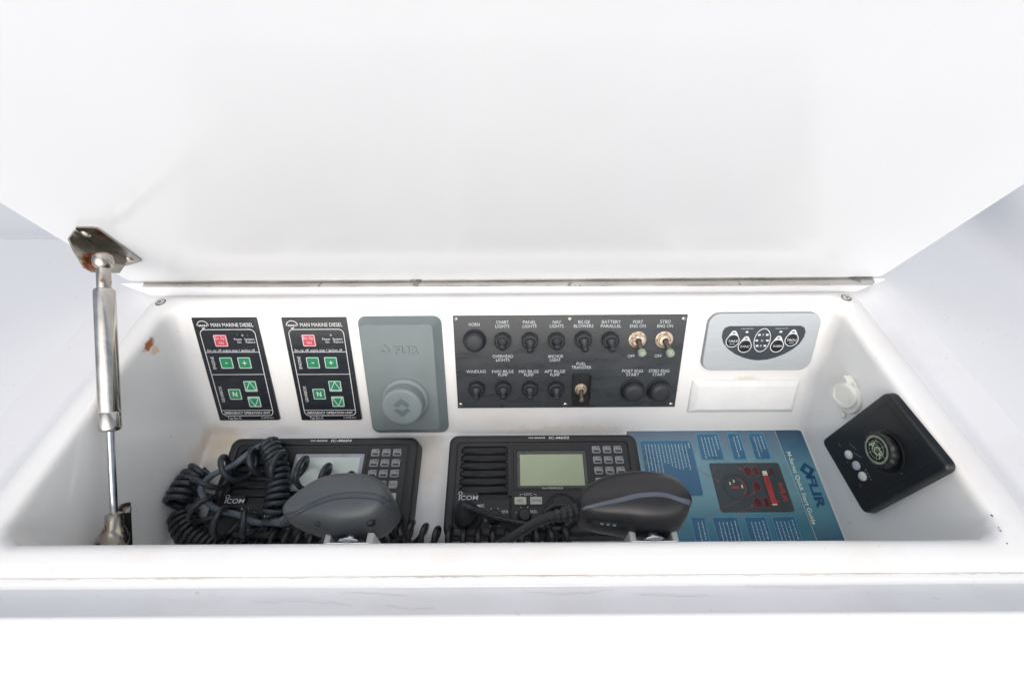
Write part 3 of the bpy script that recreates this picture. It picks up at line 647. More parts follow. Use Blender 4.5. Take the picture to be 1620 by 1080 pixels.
for x, y, t in ((247.7, 124.8, 'TAKE'), (262.6, 118.2, 'SYNC'), (298.9, 118.4, 'WARM'), (313.8, 125.7, 'TROLL')):
    k = MB(); k.lathe([(6.7, 7.2), (6.7, 7.5), (6.0, 7.7)], (x, y - .6, 0), 24); o = k.build('keypad_button', 'black_gloss', kp, off, kind=None) if False else k.build('keypad_button', 'black_gloss', sy, off)
    tear = [(x + 7.3 * cos(radians(a)), y - .6 + 7.3 * sin(radians(a))) for a in range(-215, 36, 15)] + [(x + 2.9, y + 9.2), (x + 1.7, y + 10.9), (x, y + 11.4), (x - 1.7, y + 10.9), (x - 2.9, y + 9.2)]
    q = MB(); q.line(tear, .8, z, True)
    q.flat([(x + 5.6, y + 4.6), (x + 2.6, y + 9.6), (x, y + 11), (x - 2.6, y + 9.6), (x - 5.6, y + 4.6), (x - 2.8, y + 6.2), (x, y + 6.8), (x + 2.8, y + 6.2)], z + .02)
    q.build('button_outline', 'print_white', o, off, smooth=False)
    q = MB(); q.box(x, y + 8.8, 3, 1.3, z, z + .35, .5); q.build('button_lamp', 'slate', o, off)
    q = MB(); q.text(t, x, y - .6, 2.6, min(11.5, 2.6 * len(t)), 7.85, skew=.2)
    if t in ('TAKE', 'TROLL'): q.text('SLOW', x, y - 3.9, 1.3, 5.5, 7.85)
    q.build('button_lettering', 'print_white', o, off, smooth=False)
w_.line(circ(280.8, 124.9, 8.9, 40, 13.8), .8, z, True)
for y, t in ((131.3, 'F'), (124.6, 'N'), (118.2, 'R')):
    w_.text(t, 280.8, y, 2.4, None, z)
for x, t in ((261.8, 'CHECK BATTERY'), (300, 'CHECK SYSTEM')): w_.text(t, x, 138.7, 1.1, 14, z)
w_.build('lettering', 'print_white', sy, off, smooth=False)
for x, y in ((276.4, 131.3), (285.2, 131.3), (274.8, 124.6), (286.8, 124.6), (276.4, 118.2), (285.2, 118.2), (262, 134.8), (299.7, 134.8)):
    q = MB(); q.box(x, y, 3.1, 2.2, 7.2, 7.6, .8, .2); q.build('indicator_lamp', 'print_white', sy, off)

# ================================================================== BLANK COVER PLATE
off = (276, 51.5)
bp = empty('blank_plate', 'plain white rectangular blanking plate under the silver panel', 'cover plate', BACK.mat(*off))
b = MB(); o1 = rrect(212.6, 339.4, 30.2, 72.8, 1.2); o2 = rrect(219, 334, 35.5, 67.2, 1.0)
b.loft([[(x, y, z) for x, y in l] for l, z in ((o1, -.5), (o1, 2.2), (inset(o1, .4), 2.7), (lerp_outline(o1, o2, .93), 5.4), (o2, 5.8), (inset(o2, .6), 6.0))]); b.build('plate', 'white_plastic', bp, off)
b = MB(); b.ring(inset(o1, -.9), inset(o1, -.1), -.2, .25); b.build('sealant_line', 'sealant', bp, off)

# ================================================================== SEARCHLIGHT CONTROL (right wall)
off = (76, 90)
ac = empty('searchlight_control', 'square black plastic control box with joystick knob and three white buttons', 'controller', RIGHT.mat(*off))
quad = [RIGHT.uv(*q, 6.0) for q in ((1404, 618), (1504, 741), (1368, 814), (1300, 697))]
oq = roundpoly(quad, 8)
b = MB(); b.slab(oq, -.5, 7.0, 2.4, 4, flare=.4); iq = inset(roundpoly(quad, 9), 9.5); b.build('housing', 'black_box', ac, off, ang=40)
b = MB(); b.line(iq, .9, 7.12, True); b.build('face_groove', 'black_deep', ac, off, smooth=False)
b = MB(); b.line(inset(iq, 1.0), .35, 7.2, True); b.build('face_ridge', 'slate', ac, off, smooth=False)
kc = (75.5, 103.0); C7 = RIGHT.uv(1401, 716, 7)
b = MB(); b.lathe([(20.8, 6.8), (20.8, 7.8), (19.8, 8.2), (19.0, 7.9), (18.6, 7.05), (2, 7.0)], (C7[0], C7[1], 0), 48); b.build('bore_ring', 'black_deep', ac, off, ang=40)
kc = RIGHT.uv(1387, 711, 16); b = MB()
def scal(r, n=12, d=1.1): return [(kc[0] + (r - d * (0.5 + 0.5 * cos(n * t * 2 * pi / 96))) * cos(2 * pi * t / 96), kc[1] + (r - d * (0.5 + 0.5 * cos(n * t * 2 * pi / 96))) * sin(2 * pi * t / 96)) for t in range(96)]
kxy = lambda pts, z: [(x + (C7[0] - kc[0]) * max(0, (16 - z)) / 12 * .6, y + (C7[1] - kc[1]) * max(0, (16 - z)) / 12 * .6, z) for x, y in pts]
b.loft([kxy(scal(15.5), 6.9), kxy(scal(17.2), 9.5), kxy(scal(17.8), 12), kxy(scal(17.0), 14.8), kxy(scal(15.6), 16)]); kn_ = b.build('joystick_knob', 'black_plastic', ac, off, ang=40)
b = MB(); b.slab(circ(kc[0], kc[1], 13.6, 40), 15.9, 16.3); b.build('knob_cap', 'black_gloss', kn_, off)
zz = 16.45; b = MB()
b.line(circ(kc[0], kc[1], 12.0, 48), .8, zz, True); b.line(circ(kc[0], kc[1], 13.2, 48), .35, zz, True)
b.line(circ(kc[0], kc[1], 8.2, 40), .35, zz, True); b.line(circ(kc[0], kc[1], 4.6, 32), .35, zz, True)
for a in (0, 60, 120):
    t = radians(a + 18); b.line([(kc[0] - 11.8 * cos(t), kc[1] - 11.8 * sin(t)), (kc[0] + 11.8 * cos(t), kc[1] + 11.8 * sin(t))], .25, zz + .01)
ra = degrees_ = math.degrees(atan2(*(lambda p, q: (q[1] - p[1], q[0] - p[0]))(RIGHT.uv(1374, 696, 16), RIGHT.uv(1397, 728, 16))))
b.text('ACR', kc[0], kc[1], 7.5, 17, zz + .04, rot=ra, bold=.02)
for t in range(30):
    if t % 10 == 0: continue
    an = 2 * pi * t / 30; b.line([(kc[0] + 12.3 * cos(an), kc[1] + 12.3 * sin(an)), (kc[0] + 12.9 * cos(an + .04), kc[1] + 12.9 * sin(an + .04))], .4, zz)
b.build('knob_emblem', 'glow_print', kn_, off, smooth=False)
for (px, py), m_ in zip(((1342, 719), (1354, 736), (1364, 753)), ('lens_white', 'lens_blue', 'lens_white')):
    c = RIGHT.uv(px, py, 8); b = MB(); b.lathe([(4.6, 6.9), (4.5, 8.4), (3.6, 9.4), (1.5, 9.8)], (c[0], c[1], 0), 20); b.build('push_button', m_, ac, off, ang=60)
b = MB()
for (p, q_) in (((1330, 706), (1326, 700)), ((1345, 702), (1356, 712)), ((1351, 716), (1364, 724)), ((1369, 742), (1380, 762)), ((1340, 729), (1342, 733)), ((1360, 766), (1363, 770)), ((1425, 748), (1429, 749))):
    A_, B_ = RIGHT.uv(*p, 7.2), RIGHT.uv(*q_, 7.2); n = 4
    for k in range(n):
        u0, u1 = k / n, (k + .55) / n; b.line([(A_[0] + (B_[0] - A_[0]) * u0, A_[1] + (B_[1] - A_[1]) * u0), (A_[0] + (B_[0] - A_[0]) * u1, A_[1] + (B_[1] - A_[1]) * u1)], .9, 7.25)
b.build('worn_markings', 'print_grey', ac, off, smooth=False)

# ================================================================== WHITE SOCKET CAP (right wall)
c0 = RIGHT.uv(1341, 629, 2); c1 = RIGHT.uv(1332, 626, 9); off = c0
cp = empty('socket_cap', 'small cream round socket with hinged plastic cap on the right wall', 'socket cap', RIGHT.mat(*off))
b = MB(); b.lathe([(16.6, -.3), (16.6, 1.6), (15.8, 2.3), (13.2, 2.3), (12.8, 1.4), (9, 1.2)], (c0[0], c0[1], 0), 40); b.build('socket_flange', 'cream_plastic', cp, off, ang=40)
b = MB(); b.lathe([(12.4, 1.5), (13.4, 2.5), (13.4, 7.6), (12.7, 8.8), (9.4, 9.1), (8.8, 8.5), (2, 8.5)], (c1[0] - 3, c1[1] - 1, 0), 40, (.32, .10, 1)); cpo = b.build('cap', 'cream_plastic', cp, off, ang=40)
hq = RIGHT.uv(1341, 600, 5); b = MB(); b.box(hq[0], hq[1] - 1.5, 8.5, 7.5, .5, 8.5, 1, .8); b.box((hq[0] + c0[0]) / 2, (hq[1] + c0[1]) / 2 + 5, 7, 10, .3, 3, 1, .5); b.build('cap_hinge', 'cream_plastic', cp, off)
hq = RIGHT.uv(1331, 655, 2); b = MB(); b.slab(circ(hq[0], hq[1], 4.2, 20, 3.4), -.2, 2.0, .8, 2); b.build('lift_tab', 'cream_plastic', cp, off)

# ================================================================== RADIOS
def radio(name, label, dx, dy, lcd, rim, model, keyrows):
    off = (36, -64); HB, HF = 20.0, 18.0
    root = empty(name, label, 'radio', FLOOR.mat(off[0] + dx, off[1] + dy), 'black marine radios lying side by side')
    b = MB(); o1 = rrect(-74.5, 146.5, -121, -8.8, 10, 7); inn = rrect(-64.6, 135, -112, -17.3, 4, 7)
    L = [(inset(o1, -1.5), 0), (inset(o1, -.8), 8), (o1, HB - 3), (inset(o1, .6), HB - 1.2), (inset(o1, 1.8), HB - .2), (inset(o1, 3.2), HB), (inset(inn, -.8), HB), (inset(inn, 0), HB - .5), (inn, HF - .4)]
    b.loft([[(x, y, z) for x, y in l] for l, z in L], True, False); b.build('bezel', 'black_plastic', root, off, ang=40)
    # face plate around the speaker slots: strips, so that each slot is a real opening
    b = MB(); ys = [-25.3, -34.2, -43.0, -52.1, -61.0, -69.9]; sh = 5.6
    b.box(35.2, -64.65, 199.4, 94.6, HF - 5, HF - 3.2, 3.9); b.build('chassis', 'black_deep', root, off)
    f = MB(); f.box(67, -64.65, 136, 94.6, HF - 3, HF, .6); f.box(-62.3, -64.65, 4.6, 94.6, HF - 3, HF, .6)
    f.box(-32.4, -19.7, 56, 4.6, HF - 3, HF, .3); f.box(-32.4, -97.85, 56, 28.1, HF - 3, HF - .03, .3); f.box(-49.3, -78.6, 21.5, 9.9, HF - 3, HF - .06, .3); f.box(-3, -48, 5, 61, HF - 3, HF - .05, .3)
    f.build('face_plate', 'black_plastic', root, off)
    edges = [-22.0] + ys
    for i, y in enumerate(ys):
        yb = y - sh / 2; yn = (ys[i + 1] + sh / 2) if i < 5 else -76.2
        q = MB(); q.loft([[(-60, yb, HF - 3), (-60, yb - .7, HF - .1), (-60, yn + 1.6, HF), (-60, yn, HF - 1.2), (-60, yn, HF - 3)], [(-5, yb, HF - 3), (-5, yb - .7, HF - .1), (-5, yn + 1.6, HF), (-5, yn, HF - 1.2), (-5, yn, HF - 3)]], True, True)
        q.build('louver', 'black_plastic', root, off)
    for y in ys:
        for xe, s in ((-60, 1), (-4.8, -1)):
            q = MB(); q.loft([[(xe, y + 3.2, z), (xe + s * 4, y + 3.2, z), (xe, y - .6, z)] if s > 0 else [(xe, y + 3.2, z), (xe, y - .6, z), (xe + s * 4, y + 3.2, z)] for z in (HF - 3, HF - .05)]); q.build('slot_end', 'black_plastic', root, off)
    # display window
    b = MB(); b.line(rrect(-1.2, 93, -90, -21.8, 3), .6, HF + .05, True); b.line([(88.8, -21.5), (88.8, -111)], .4, HF + .06); b.build('panel_groove', 'black_deep', root, off, smooth=False)
    b = MB(); wo_, wi = rrect(.8, 89.6, -73, -26, 2.5), rrect(5, 85, -70.2, -28.2, 1.5)
    b.loft([[(x, y, z) for x, y in l] for l, z in ((wo_, HF), (inset(wo_, .5), HF + .7), (inset(wi, -.5), HF + .7), (wi, HF + .1))], False, False); b.build('display_frame', 'black_plastic', root, off)
    b = MB(); b.box(45, -49.2, 80, 42, HF - .1, HF + .15, 1.4); b.build('display_rim', rim, root, off)
    b = MB(); b.box(44.6, -50.2, 72.6, 35.6, HF + .1, HF + .4, .6); b.build('display', lcd, root, off)
    # keys
    nums = [('1', 'CH'), ('2', 'HI'), ('3', 'DIM'), ('4', 'IC'), ('5', 'TAG'), ('6', 'DUP'), ('7', 'LO'), ('8', 'PA'), ('9', 'ATT'), ('CE', ''), ('0', 'HORN'), ('ENT', ''), ('', ''), ('', ''), ('16', '')]
    k = 0
    for r in range(5):
        for c in range(3):
            x, y = 97.6 + 12.65 * c + .1 * r, -27.3 - 12.25 * r - (1.2 if r == 4 else 0)
            if r == 4 and c < 2: k += 1; continue
            q = MB(); q.box(x, y, 9.9, 8.7, HF, HF + 1.7, 1.6, .7, 2); o = q.build('keycap', 'key_grey' if r < 4 else 'key_pale', root, off)
            d, s = nums[k]; k += 1; t = MB()
            if len(d) == 1:
                t.text(d, x - 2.6, y + 2.2, 2.6, None, HF + 1.85); t.box(x + .2, y - 1.9, 7, 2.6, HF + 1.72, HF + 1.8, .3)
                for e in range(3): t.box(x + .6 + e * 1.7, y + 2.2, 1.1, 1.5, HF + 1.72, HF + 1.8, .2)
            elif d: t.text(d, x, y, 2.5, min(7, 2.5 * len(d)), HF + 1.85)
            t.build('key_marking', 'slate', o, off, smooth=False)
    for x, w2, t in ((8.2, 13.2, 'H/L'), (25.4, 13.2, 'CH/WX')):
        q = MB(); q.box(x, -84.5, w2, 8.2, HF, HF + 2.2, 1.2, .8, 2); o = q.build('function_key', 'key_pale', root, off); t_ = MB(); t_.text(t, x, -84.5, 3.2, 6.4 if t == 'H/L' else 11, HF + 2.35); t_.build('key_marking', 'slate', o, off, smooth=False)
    # knobs
    for x, y, r in ((-20, -101.5, 6.8), (12.3, -100.4, 6.8)):
        q = MB(); q.lathe([(r + .8, HF), (r + .4, HF + 1), (r, HF + 1.4), (r - .4, HF + 8), (r - 1.4, HF + 9), (1, HF + 9.2)], (x, y, 0), 28); o = q.build('knob', 'black_plastic', root, off)
        t = MB()
        for a in range(8): an = radians(-60 + a * 43); t.box(x + (r + 3.2) * cos(an), y + (r + 3.2) * sin(an), .9, .9, HF + .05, HF + .15, .3)
        t.build('knob_ticks', 'print_white', o, off, smooth=False)
    q = MB(); q.lathe([(19.2, HF), (19, HF + 1.0), (18.2, HF + 1.3), (17.4, HF + .6), (14.6, HF + .6), (14.2, HF + 9.5), (13, HF + 11), (1, HF + 11.2)], (53.2, -95.5, 0), 48); q.build('channel_dial', 'black_plastic', root, off)
    q = MB(); q.lathe([(15.5, HF), (15, HF + 1.8), (14, HF + 2.2), (13.2, HF + 1.6), (13, HF + .4), (1, HF + .3)], (-48, -101.5, 0), 40); q.build('microphone_socket', 'black_deep', root, off)
    t = MB(); z = HF + .14
    t.text('VHF MARINE', 28.5, -12.9, 2.1, 20, HB + .14, bold=.01); t.text(model, 55, -12.9, 2.9, 24, HB + .14, skew=.12, bold=.02)
    t.text('ICOM', -49.3, -80.6, 4.6, 21.0, z, skew=.06, bold=.005); t.line(circ(-58.2, -75.9, 1.9, 18), .6, z, True)
    t.text('MIC', -35.2, -89.2, 2.8, 8, z, bold=.02); t.text('VOL', -8.6, -95.4, 2.8, 8, z); t.text('SQL', 22.6, -95.4, 2.8, 8, z)
    t.text('WATERPROOF', 44.2, -71.0, 1.9, 24, z + .72); t.text('U/I/C', 16.8, -77.2, 2.6, 9, z)
    t.line([(8, -79.4), (8, -77.2), (11, -77.2)], .4, z); t.line([(22.5, -77.2), (25.5, -77.2), (25.5, -79.4)], .4, z)
    t.build('lettering', 'print_white', root, off, smooth=False)
    q = MB(); q.line([(20, -9.6), (19, -16)], .5, HB + .08); q.line([(72, -9.6), (73, -16)], .5, HB + .08); q.build('badge_notch', 'black_deep', root, off, smooth=False)
    return root
radio('marine_radio', 'black marine radio half hidden by the grey microphone and its loose coils', -257.6, -2.0, 'lcd_grey', 'lcd_rim_pale', 'IC-M604', 5)
radio('marine_radio', 'black marine radio with green display, next to the blue booklet', 0, 0, 'lcd_green', 'lcd_rim_dark', 'IC-M602', 5)

# ================================================================== BOOKLET
off = (250, -68)
GP = Plane(FLOOR.pt(0, 0, .4), FLOOR.u, FLOOR.v)
gd = empty('guide_booklet', 'blue teal printed quick start guide lying flat on the tray floor', 'booklet', FLOOR.mat(*off))
b = MB(); b.slab([(141.5, -139.5), (359.3, -139.5), (357.2, 2.2), (141.5, 2.2)], .5, 1.9, .2, 1); b.build('cover_sheet', 'guide', gd, off)
b = MB(); b.slab([(329.2, -139.4), (359.0, -139.4), (356.8, 2.0), (324.6, 2.0)], 1.9, 1.96); b.build('title_band', 'guide_band', gd, off)
b = MB(); b.slab([(312, -98), (329, -139.2), (324.6, 2.0), (317, 2.0), (317, -98)][::-1], 1.9, 1.94) if False else None
BX = [(155.0, 218.4, -77.2, -9.8, 4), (225.3, 253.2, -35.4, -1.4, 2), (263.9, 280.0, -35.1, -1.2, 2), (289.7, 309.2, -34.8, -1.2, 2), (197, 213.2, -137, -99, 2), (221, 249.5, -137, -99, 2), (256.1, 280.8, -137, -99, 2), (286.8, 313.2, -137, -98.6, 2)]
for x0, x1, y0, y1, r in BX:
    b = MB(); b.slab(rrect(x0, x1, y0, y1, r), 1.9, 2.02); o = b.build('text_box', 'blue_box', gd, off)
    b = MB(); b.line(inset(rrect(x0, x1, y0, y1, r), .5), .8, 2.07, True); b.build('box_edge', 'blue_edge', o, off, smooth=False)
    t = MB(); x = x1 - 4.2; first = True; big = (x1 - x0) > 50
    while x > x0 + 3.2:
        y = y1 - (5.5 if not first else 4.0); lim = y0 + (30 if big else 4); yend = lim + random.uniform(0, 12 if big else 7) - (4 if big and x < x0 + 26 else 0)
        if first: yend = y1 - (9 if big else (y1 - y0) * .62 if y0 > -90 else 22)
        yend = max(yend, y0 + 3)
        while y > yend:
            l = random.uniform(1.1, 3.4); t.box(x + random.uniform(-.08, .08), y - l / 2, 1.05 if not first else 1.3, l, 2.06, 2.10, .2); y -= l + .7
        x -= (4.3 if not big else 4.05) if not first else 4.6; first = False
    t.build('small_print', 'pale_print', o, off, smooth=False)
b = MB(); b.slab(rrect(232.6, 315.7, -94.4, -38.7, 3), 1.9, 2.04); dv = b.build('printed_device', 'device_grey', gd, off)
b = MB(); b.line(circ(257.2, -66.8, 14.3, 40), .7, 2.12, True); b.line([(290.5, -39.5), (290.5, -93.8)], .35, 2.12); b.line(circ(257.2, -66.8, 12.2, 40), .35, 2.12, True); b.build('dial_outline', 'device_dark', dv, off, smooth=False)
b = MB()
for x, y, w_, h_ in ((276.3, -48.4, 8, 9.5), (281.3, -66, 8, 9.5), (277, -84, 8, 9.5), (286, -48.4, 4.2, 9), (287, -84, 4.2, 9), (304, -49, 6, 7)): b.slab(rrect(x - w_ / 2, x + w_ / 2, y - h_ / 2, y + h_ / 2, 4 if w_ > 5 else .6), 2.1, 2.14)
b.build('printed_keys', 'darkred_print', dv, off, smooth=False)
b = MB(); b.slab(rrect(292.4, 298.4, -87, -48.2, .4), 2.1, 2.15); b.build('printed_display', 'red_print', dv, off, smooth=False)
for y0_, y1_ in ((-53.6, -48.4), (-87, -85.6)):
    b = MB(); b.slab(rrect(292.8, 298.1, y0_, y1_, .2), 2.16, 2.2); b.build('printed_display_end', 'cream_print', dv, off, smooth=False)
for x, y, l in ((251.5, -62.5, 3.4), (256.5, -60, 3.2), (264.5, -66, 4)):
    b = MB(); b.box(x, y, 1.6, l, 2.12, 2.17, .3); b.build('dial_mark', 'cream_print', dv, off, smooth=False)
b = MB(); b.text('M-Series', 295.6, -58.6, 2.6, 13, 2.2, -90); b.build('display_word', 'darkred_print', dv, off, smooth=False)
b = MB()
b.text('FLIR', 309.3, -75.5, 5.2, 15, 2.15, -90, bold=.04, skew=.2)
for up in (True, False):
    q = dia(309.4, -64.4 + (.5 if up else -.5), 2.6, up); b.flat(q if up else q[::-1], 2.15)
b.box(256.5, -66.8, 8.4, 3.0, 2.1, 2.16, 1)
b.line([(257.2 + 11 * cos(radians(a)), -66.8 + 11 * sin(radians(a))) for a in range(-50, 71, 8)], 1.0, 2.14)
for (p, q_) in (((1092, 735), (1136, 760)), ((1110, 820), (1193, 779)), ((1168, 815), (1190, 800)), ((1236, 808), (1230, 793)), ((1155, 733), (1171, 741))):
    b.line([FLOOR.uv(*p, 2.1), FLOOR.uv(*q_, 2.1)], .3, 2.18); c = FLOOR.uv(*q_, 2.1); b.slab(circ(*c, 1.1, 10), 2.1, 2.19)
for x, y, w_, h_ in ((276.3, -48.4, 8, 9.5), (281.3, -66, 8, 9.5), (277, -84, 8, 9.5), (286, -48.4, 4.2, 9), (287, -84, 4.2, 9)): b.line(rrect(x - w_ / 2 - .5, x + w_ / 2 + .5, y - h_ / 2 - .5, y + h_ / 2 + .5, 4 if w_ > 5 else .8), .35, 2.16, True)
b.build('red_marks', 'red_print', dv, off, smooth=False)
b = MB(); b.text('FLIR', 347.3, -72.6, 9.6, 37, 2.05, -90, bold=.045)
b.line([(346.6 + 6.4, -47.4), (346.6, -47.4 + 6.4), (346.6 - 6.4, -47.4), (346.6, -47.4 - 6.4)], 4.0, 2.05, True)
b.build('brand_lettering', 'navy', gd, off, smooth=False)
b = MB(); b.text('M-Series Quick Start Guide', 332.2, -66.6, 4.6, 82, 2.06, -90, bold=.02); b.line([(324.6, 1.8), (329.2, -139)], .35, 2.05); b.build('title_lettering', 'cream_print', gd, off, smooth=False)

# ================================================================== MICROPHONES AND CORDS
def catmull(P, n=10):
    P = [V(p) for p in P]; out = []
    Q = [P[0] * 2 - P[1]] + P + [P[-1] * 2 - P[-2]]
    for i in range(1, len(Q) - 2):
        a, b_, c, d = Q[i - 1:i + 3]
        for k in range(n):
            t = k / n; out.append(0.5 * ((2 * b_) + (c - a) * t + (2 * a - 5 * b_ + 4 * c - d) * t * t + (3 * b_ - a - 3 * c + d) * t ** 3))
    out.append(P[-1]); return out
def coil(path, R, pitch, r, spt=14, ph=0.0, jit=0.0, taper=0.0, tilt=0.0, seg=8):
    P = catmull(path, 16); S = [0.0]
    for i in range(1, len(P)): S.append(S[-1] + (P[i] - P[i - 1]).length)
    tot = S[-1]; turns = tot / pitch; n = int(turns * spt); pts = []; j = 0
    T = (P[1] - P[0]).normalized(); u = T.orthogonal().normalized(); rr = random.Random(int(R * 1e6) + n)
    ph_n = [rr.uniform(-1, 1) for _ in range(int(turns) + 3)]
    for i in range(n + 1):
        s = tot * i / n
        while j < len(S) - 2 and S[j + 1] < s: j += 1
        f = (s - S[j]) / max(1e-9, S[j + 1] - S[j]); c = P[j].lerp(P[j + 1], f); T = (P[j + 1] - P[j]).normalized()
        u = (u - T * u.dot(T)).normalized(); v = T.cross(u); a = ph + 2 * pi * i / spt
        tn = i / spt; k = int(tn); q = ph_n[k] + (ph_n[k + 1] - ph_n[k]) * (tn - k)
        RR = (R(s / tot) if callable(R) else R) * (1 + jit * q)
        pts.append(c + (u * cos(a) + v * sin(a)) * RR + T * (tilt * sin(a)))
    mb = MB(); mb.tube(pts, r, seg); return mb
def mic(name, label, body_mat, band_mat_, top, bot, stripe, zc=.905):
    root = empty(name, label, 'microphone', Matrix.Translation(((top[0][0] + top[-1][0]) / 2000, .146, zc)), 'hand microphones clipped behind the front lip')
    def interp(arr, x):
        arr = sorted(arr)
        if x <= arr[0][0]: return arr[0][1]
        for (a, ya), (b_, yb) in zip(arr, arr[1:]):
            if x <= b_: t = (x - a) / (b_ - a); return ya + (yb - ya) * t
        return arr[-1][1]
    x0 = min(p[0] for p in top); x1 = max(p[0] for p in top)
    xs = [x0 + (x1 - x0) * t for t in (0, .015, .05, .11, .2, .3, .4, .5, .6, .7, .78, .85, .9, .94, .97, .99, 1.0)]
    def sec(x):
        t = (x - x0) / (x1 - x0); sm_ = lambda arr: sum(interp(arr, x + d) for d in (-3, -1.5, 0, 1.5, 3)) / 5
        yt, yb = sm_(top), sm_(bot); e = 1.0
        if t < .05: e = .80 + .20 * sqrt(max(0, 1 - (1 - t / .05) ** 2))
        if t > .88: e = max(.05, sqrt(max(0, 1 - ((t - .88) / .122) ** 2)))
        zh = (21 + 9 * min(1, t / .5)) * (0.55 + .45 * e if t > .5 else e); c = (yt + yb) / 2; hh = (yt - yb) / 2 * (.45 + .55 * e if t > .5 else e)
        return c, hh, zh
    def sup(a, p): ca, sa = cos(a), sin(a); return math.copysign(abs(ca) ** (2 / p), ca), math.copysign(abs(sa) ** (2 / p), sa)
    L = []
    for x in xs:
        c, hh, zh = sec(x); L.append([((x) / 1000, (c + hh * sup(a, 2.6)[0]) / 1000, zc + zh * sup(a, 2.6)[1] / 1000) for a in [2 * pi * i / 36 for i in range(36)]])
    b = MB(); b.loft(L); b.build('body', body_mat, root, world=True, ang=70)
    for sgn in (1, -1):
        la, lb = [], []
        for i in range(41):
            x = x0 + 1.0 + (x1 - x0 - 1.8) * i / 40; c, hh, zh = sec(x); y = sum(interp(stripe, x + d) for d in (-4, -2, 0, 2, 4)) / 5
            wv = 1.1 + 1.0 * min(1, (x - x0) / 40)
            row = []
            for d in (-wv, -wv, 0, wv, wv):
                yy = max(-.97, min(.97, (y + d - c) / hh)); z = zh * (1 - abs(yy) ** 2.5) ** (1 / 2.5); row.append((x / 1000, (c + hh * yy) / 1000, zc + sgn * z / 1000))
            k = .0004
            la.append([(row[0][0], row[0][1], row[0][2] - sgn * .001)] + [(p[0], p[1], p[2] + sgn * k) for p in row[1:4]] + [(row[4][0], row[4][1], row[4][2] - sgn * .001)])
        b = MB(); b.loft([[la[i][j] for i in range(41)] for j in range(5)], False, False, closed=False); b.build('seam_band', band_mat_, root, world=True, ang=60)
        b = MB()
        for j in (1, 3): b.tube([la[i][j] for i in range(41)], .00028, 5)
        b.build('parting_line', 'black_deep', root, world=True)
    return root, sec, zc
top1 = [(-189.1, 140.7), (-186.5, 147.1), (-180, 156), (-174.8, 161.8), (-165.5, 168.0), (-151.7, 170.6), (-131.6, 170.2), (-116.6, 166.0), (-105.4, 156.7), (-100.1, 146.5)]
bot1 = [(-189, 133), (-185.6, 130.1), (-174.9, 126.0), (-158.2, 121.5), (-145, 118), (-131.7, 118.1), (-116.2, 121.0), (-107.8, 126.6), (-100.1, 138.0)]
def strip_px(P, z): return [((lambda c: (c.x * 1000, c.y * 1000))(CAM + ray(*p) * ((z - CAM.z) / ray(*p).z))) for p in P]
st1 = strip_px([(462, 808), (478, 802), (500, 795), (530, 788), (560, 785), (590, 787), (615, 794), (628, 800)], .932)
top2 = [(54.6, 148.1), (58.5, 155.1), (66.5, 161.4), (84.4, 168.3), (107.5, 171.2), (124.8, 169.6), (136.1, 165.3), (144.1, 155.5), (147.4, 146.5)]
bot2 = [(54.6, 131.8), (59.9, 128.6), (70.1, 125.0), (90.9, 122.0), (103.5, 118.7), (119.2, 117.7), (135.0, 121.1), (143.5, 129.4), (147.4, 138)]
st2 = strip_px([(912, 799), (950, 793), (980, 789), (1010, 784), (1040, 782), (1060, 785), (1080, 793)], .934)
mic1, sec1, ZM = mic('hand_microphone', 'grey hand microphone with dark seam band, lying over the left radio', 'mic_grey', 'band_dark', top1, bot1, st1)
mic2, sec2, _ = mic('hand_microphone', 'black hand microphone with blue-grey seam band, between the green display and the booklet', 'mic_black', 'band_blue', top2, bot2, st2)
AIR = Plane((0, 0, ZM), (1, 0, 0), (0, 1, 0))
def air(px, py, z): d = ray(px, py); return CAM + d * ((z - CAM.z) / d.z)
def fl3(px, py, h): return FLOOR.p3(px, py, h)
def relief(root, a, b_, mat, r0=.0062, r1=.0040):
    s = MB(); n = 15; pts = [a.lerp(b_, i / (n - 1)) for i in range(n)]; s.tube(pts, [(r0 + (r1 - r0) * i / (n - 1)) * (1.0 if i % 3 else .80) for i in range(n)], 14); s.build('strain_relief', mat, root, world=True, ang=50)
relief(mic1, air(470, 815, .905), air(444, 826, .902), 'mic_grey'); relief(mic2, air(918, 808, .905), air(870, 818, .902), 'mic_black', .0072, .0048)
from mathutils.bvhtree import BVHTree
def seen_point(o, px, py):
    mw = world_of(o); me = o.data; t = BVHTree.FromPolygons([mw @ v.co for v in me.vertices], [tuple(p.vertices) for p in me.polygons])
    h = t.ray_cast(CAM, ray(px, py).normalized())
    n = h[1]; n = n if n is None or n.dot(ray(px, py)) < 0 else -n
    return h[0], n
def body_of(root): return [c for c in root.children if c.name.startswith('body')][0]
def dots(root, spots, mat='black_deep'):
    bo = body_of(root)
    for px, py, r in spots:
        c, n = seen_point(bo, px, py)
        if c is None: continue
        s = MB(); s.lathe([(r * 1.25, -.0012), (r * 1.2, .0002), (r, .0004), (r * .95, -.0001), (r * .5, -.0002)], c, 16, n); s.build('screw_recess', mat, root, world=True)
dots(mic1, [(503, 828, .0022), (587, 827, .0030)]); dots(mic2, [(931, 823, .0022), (993, 824, .0026)])
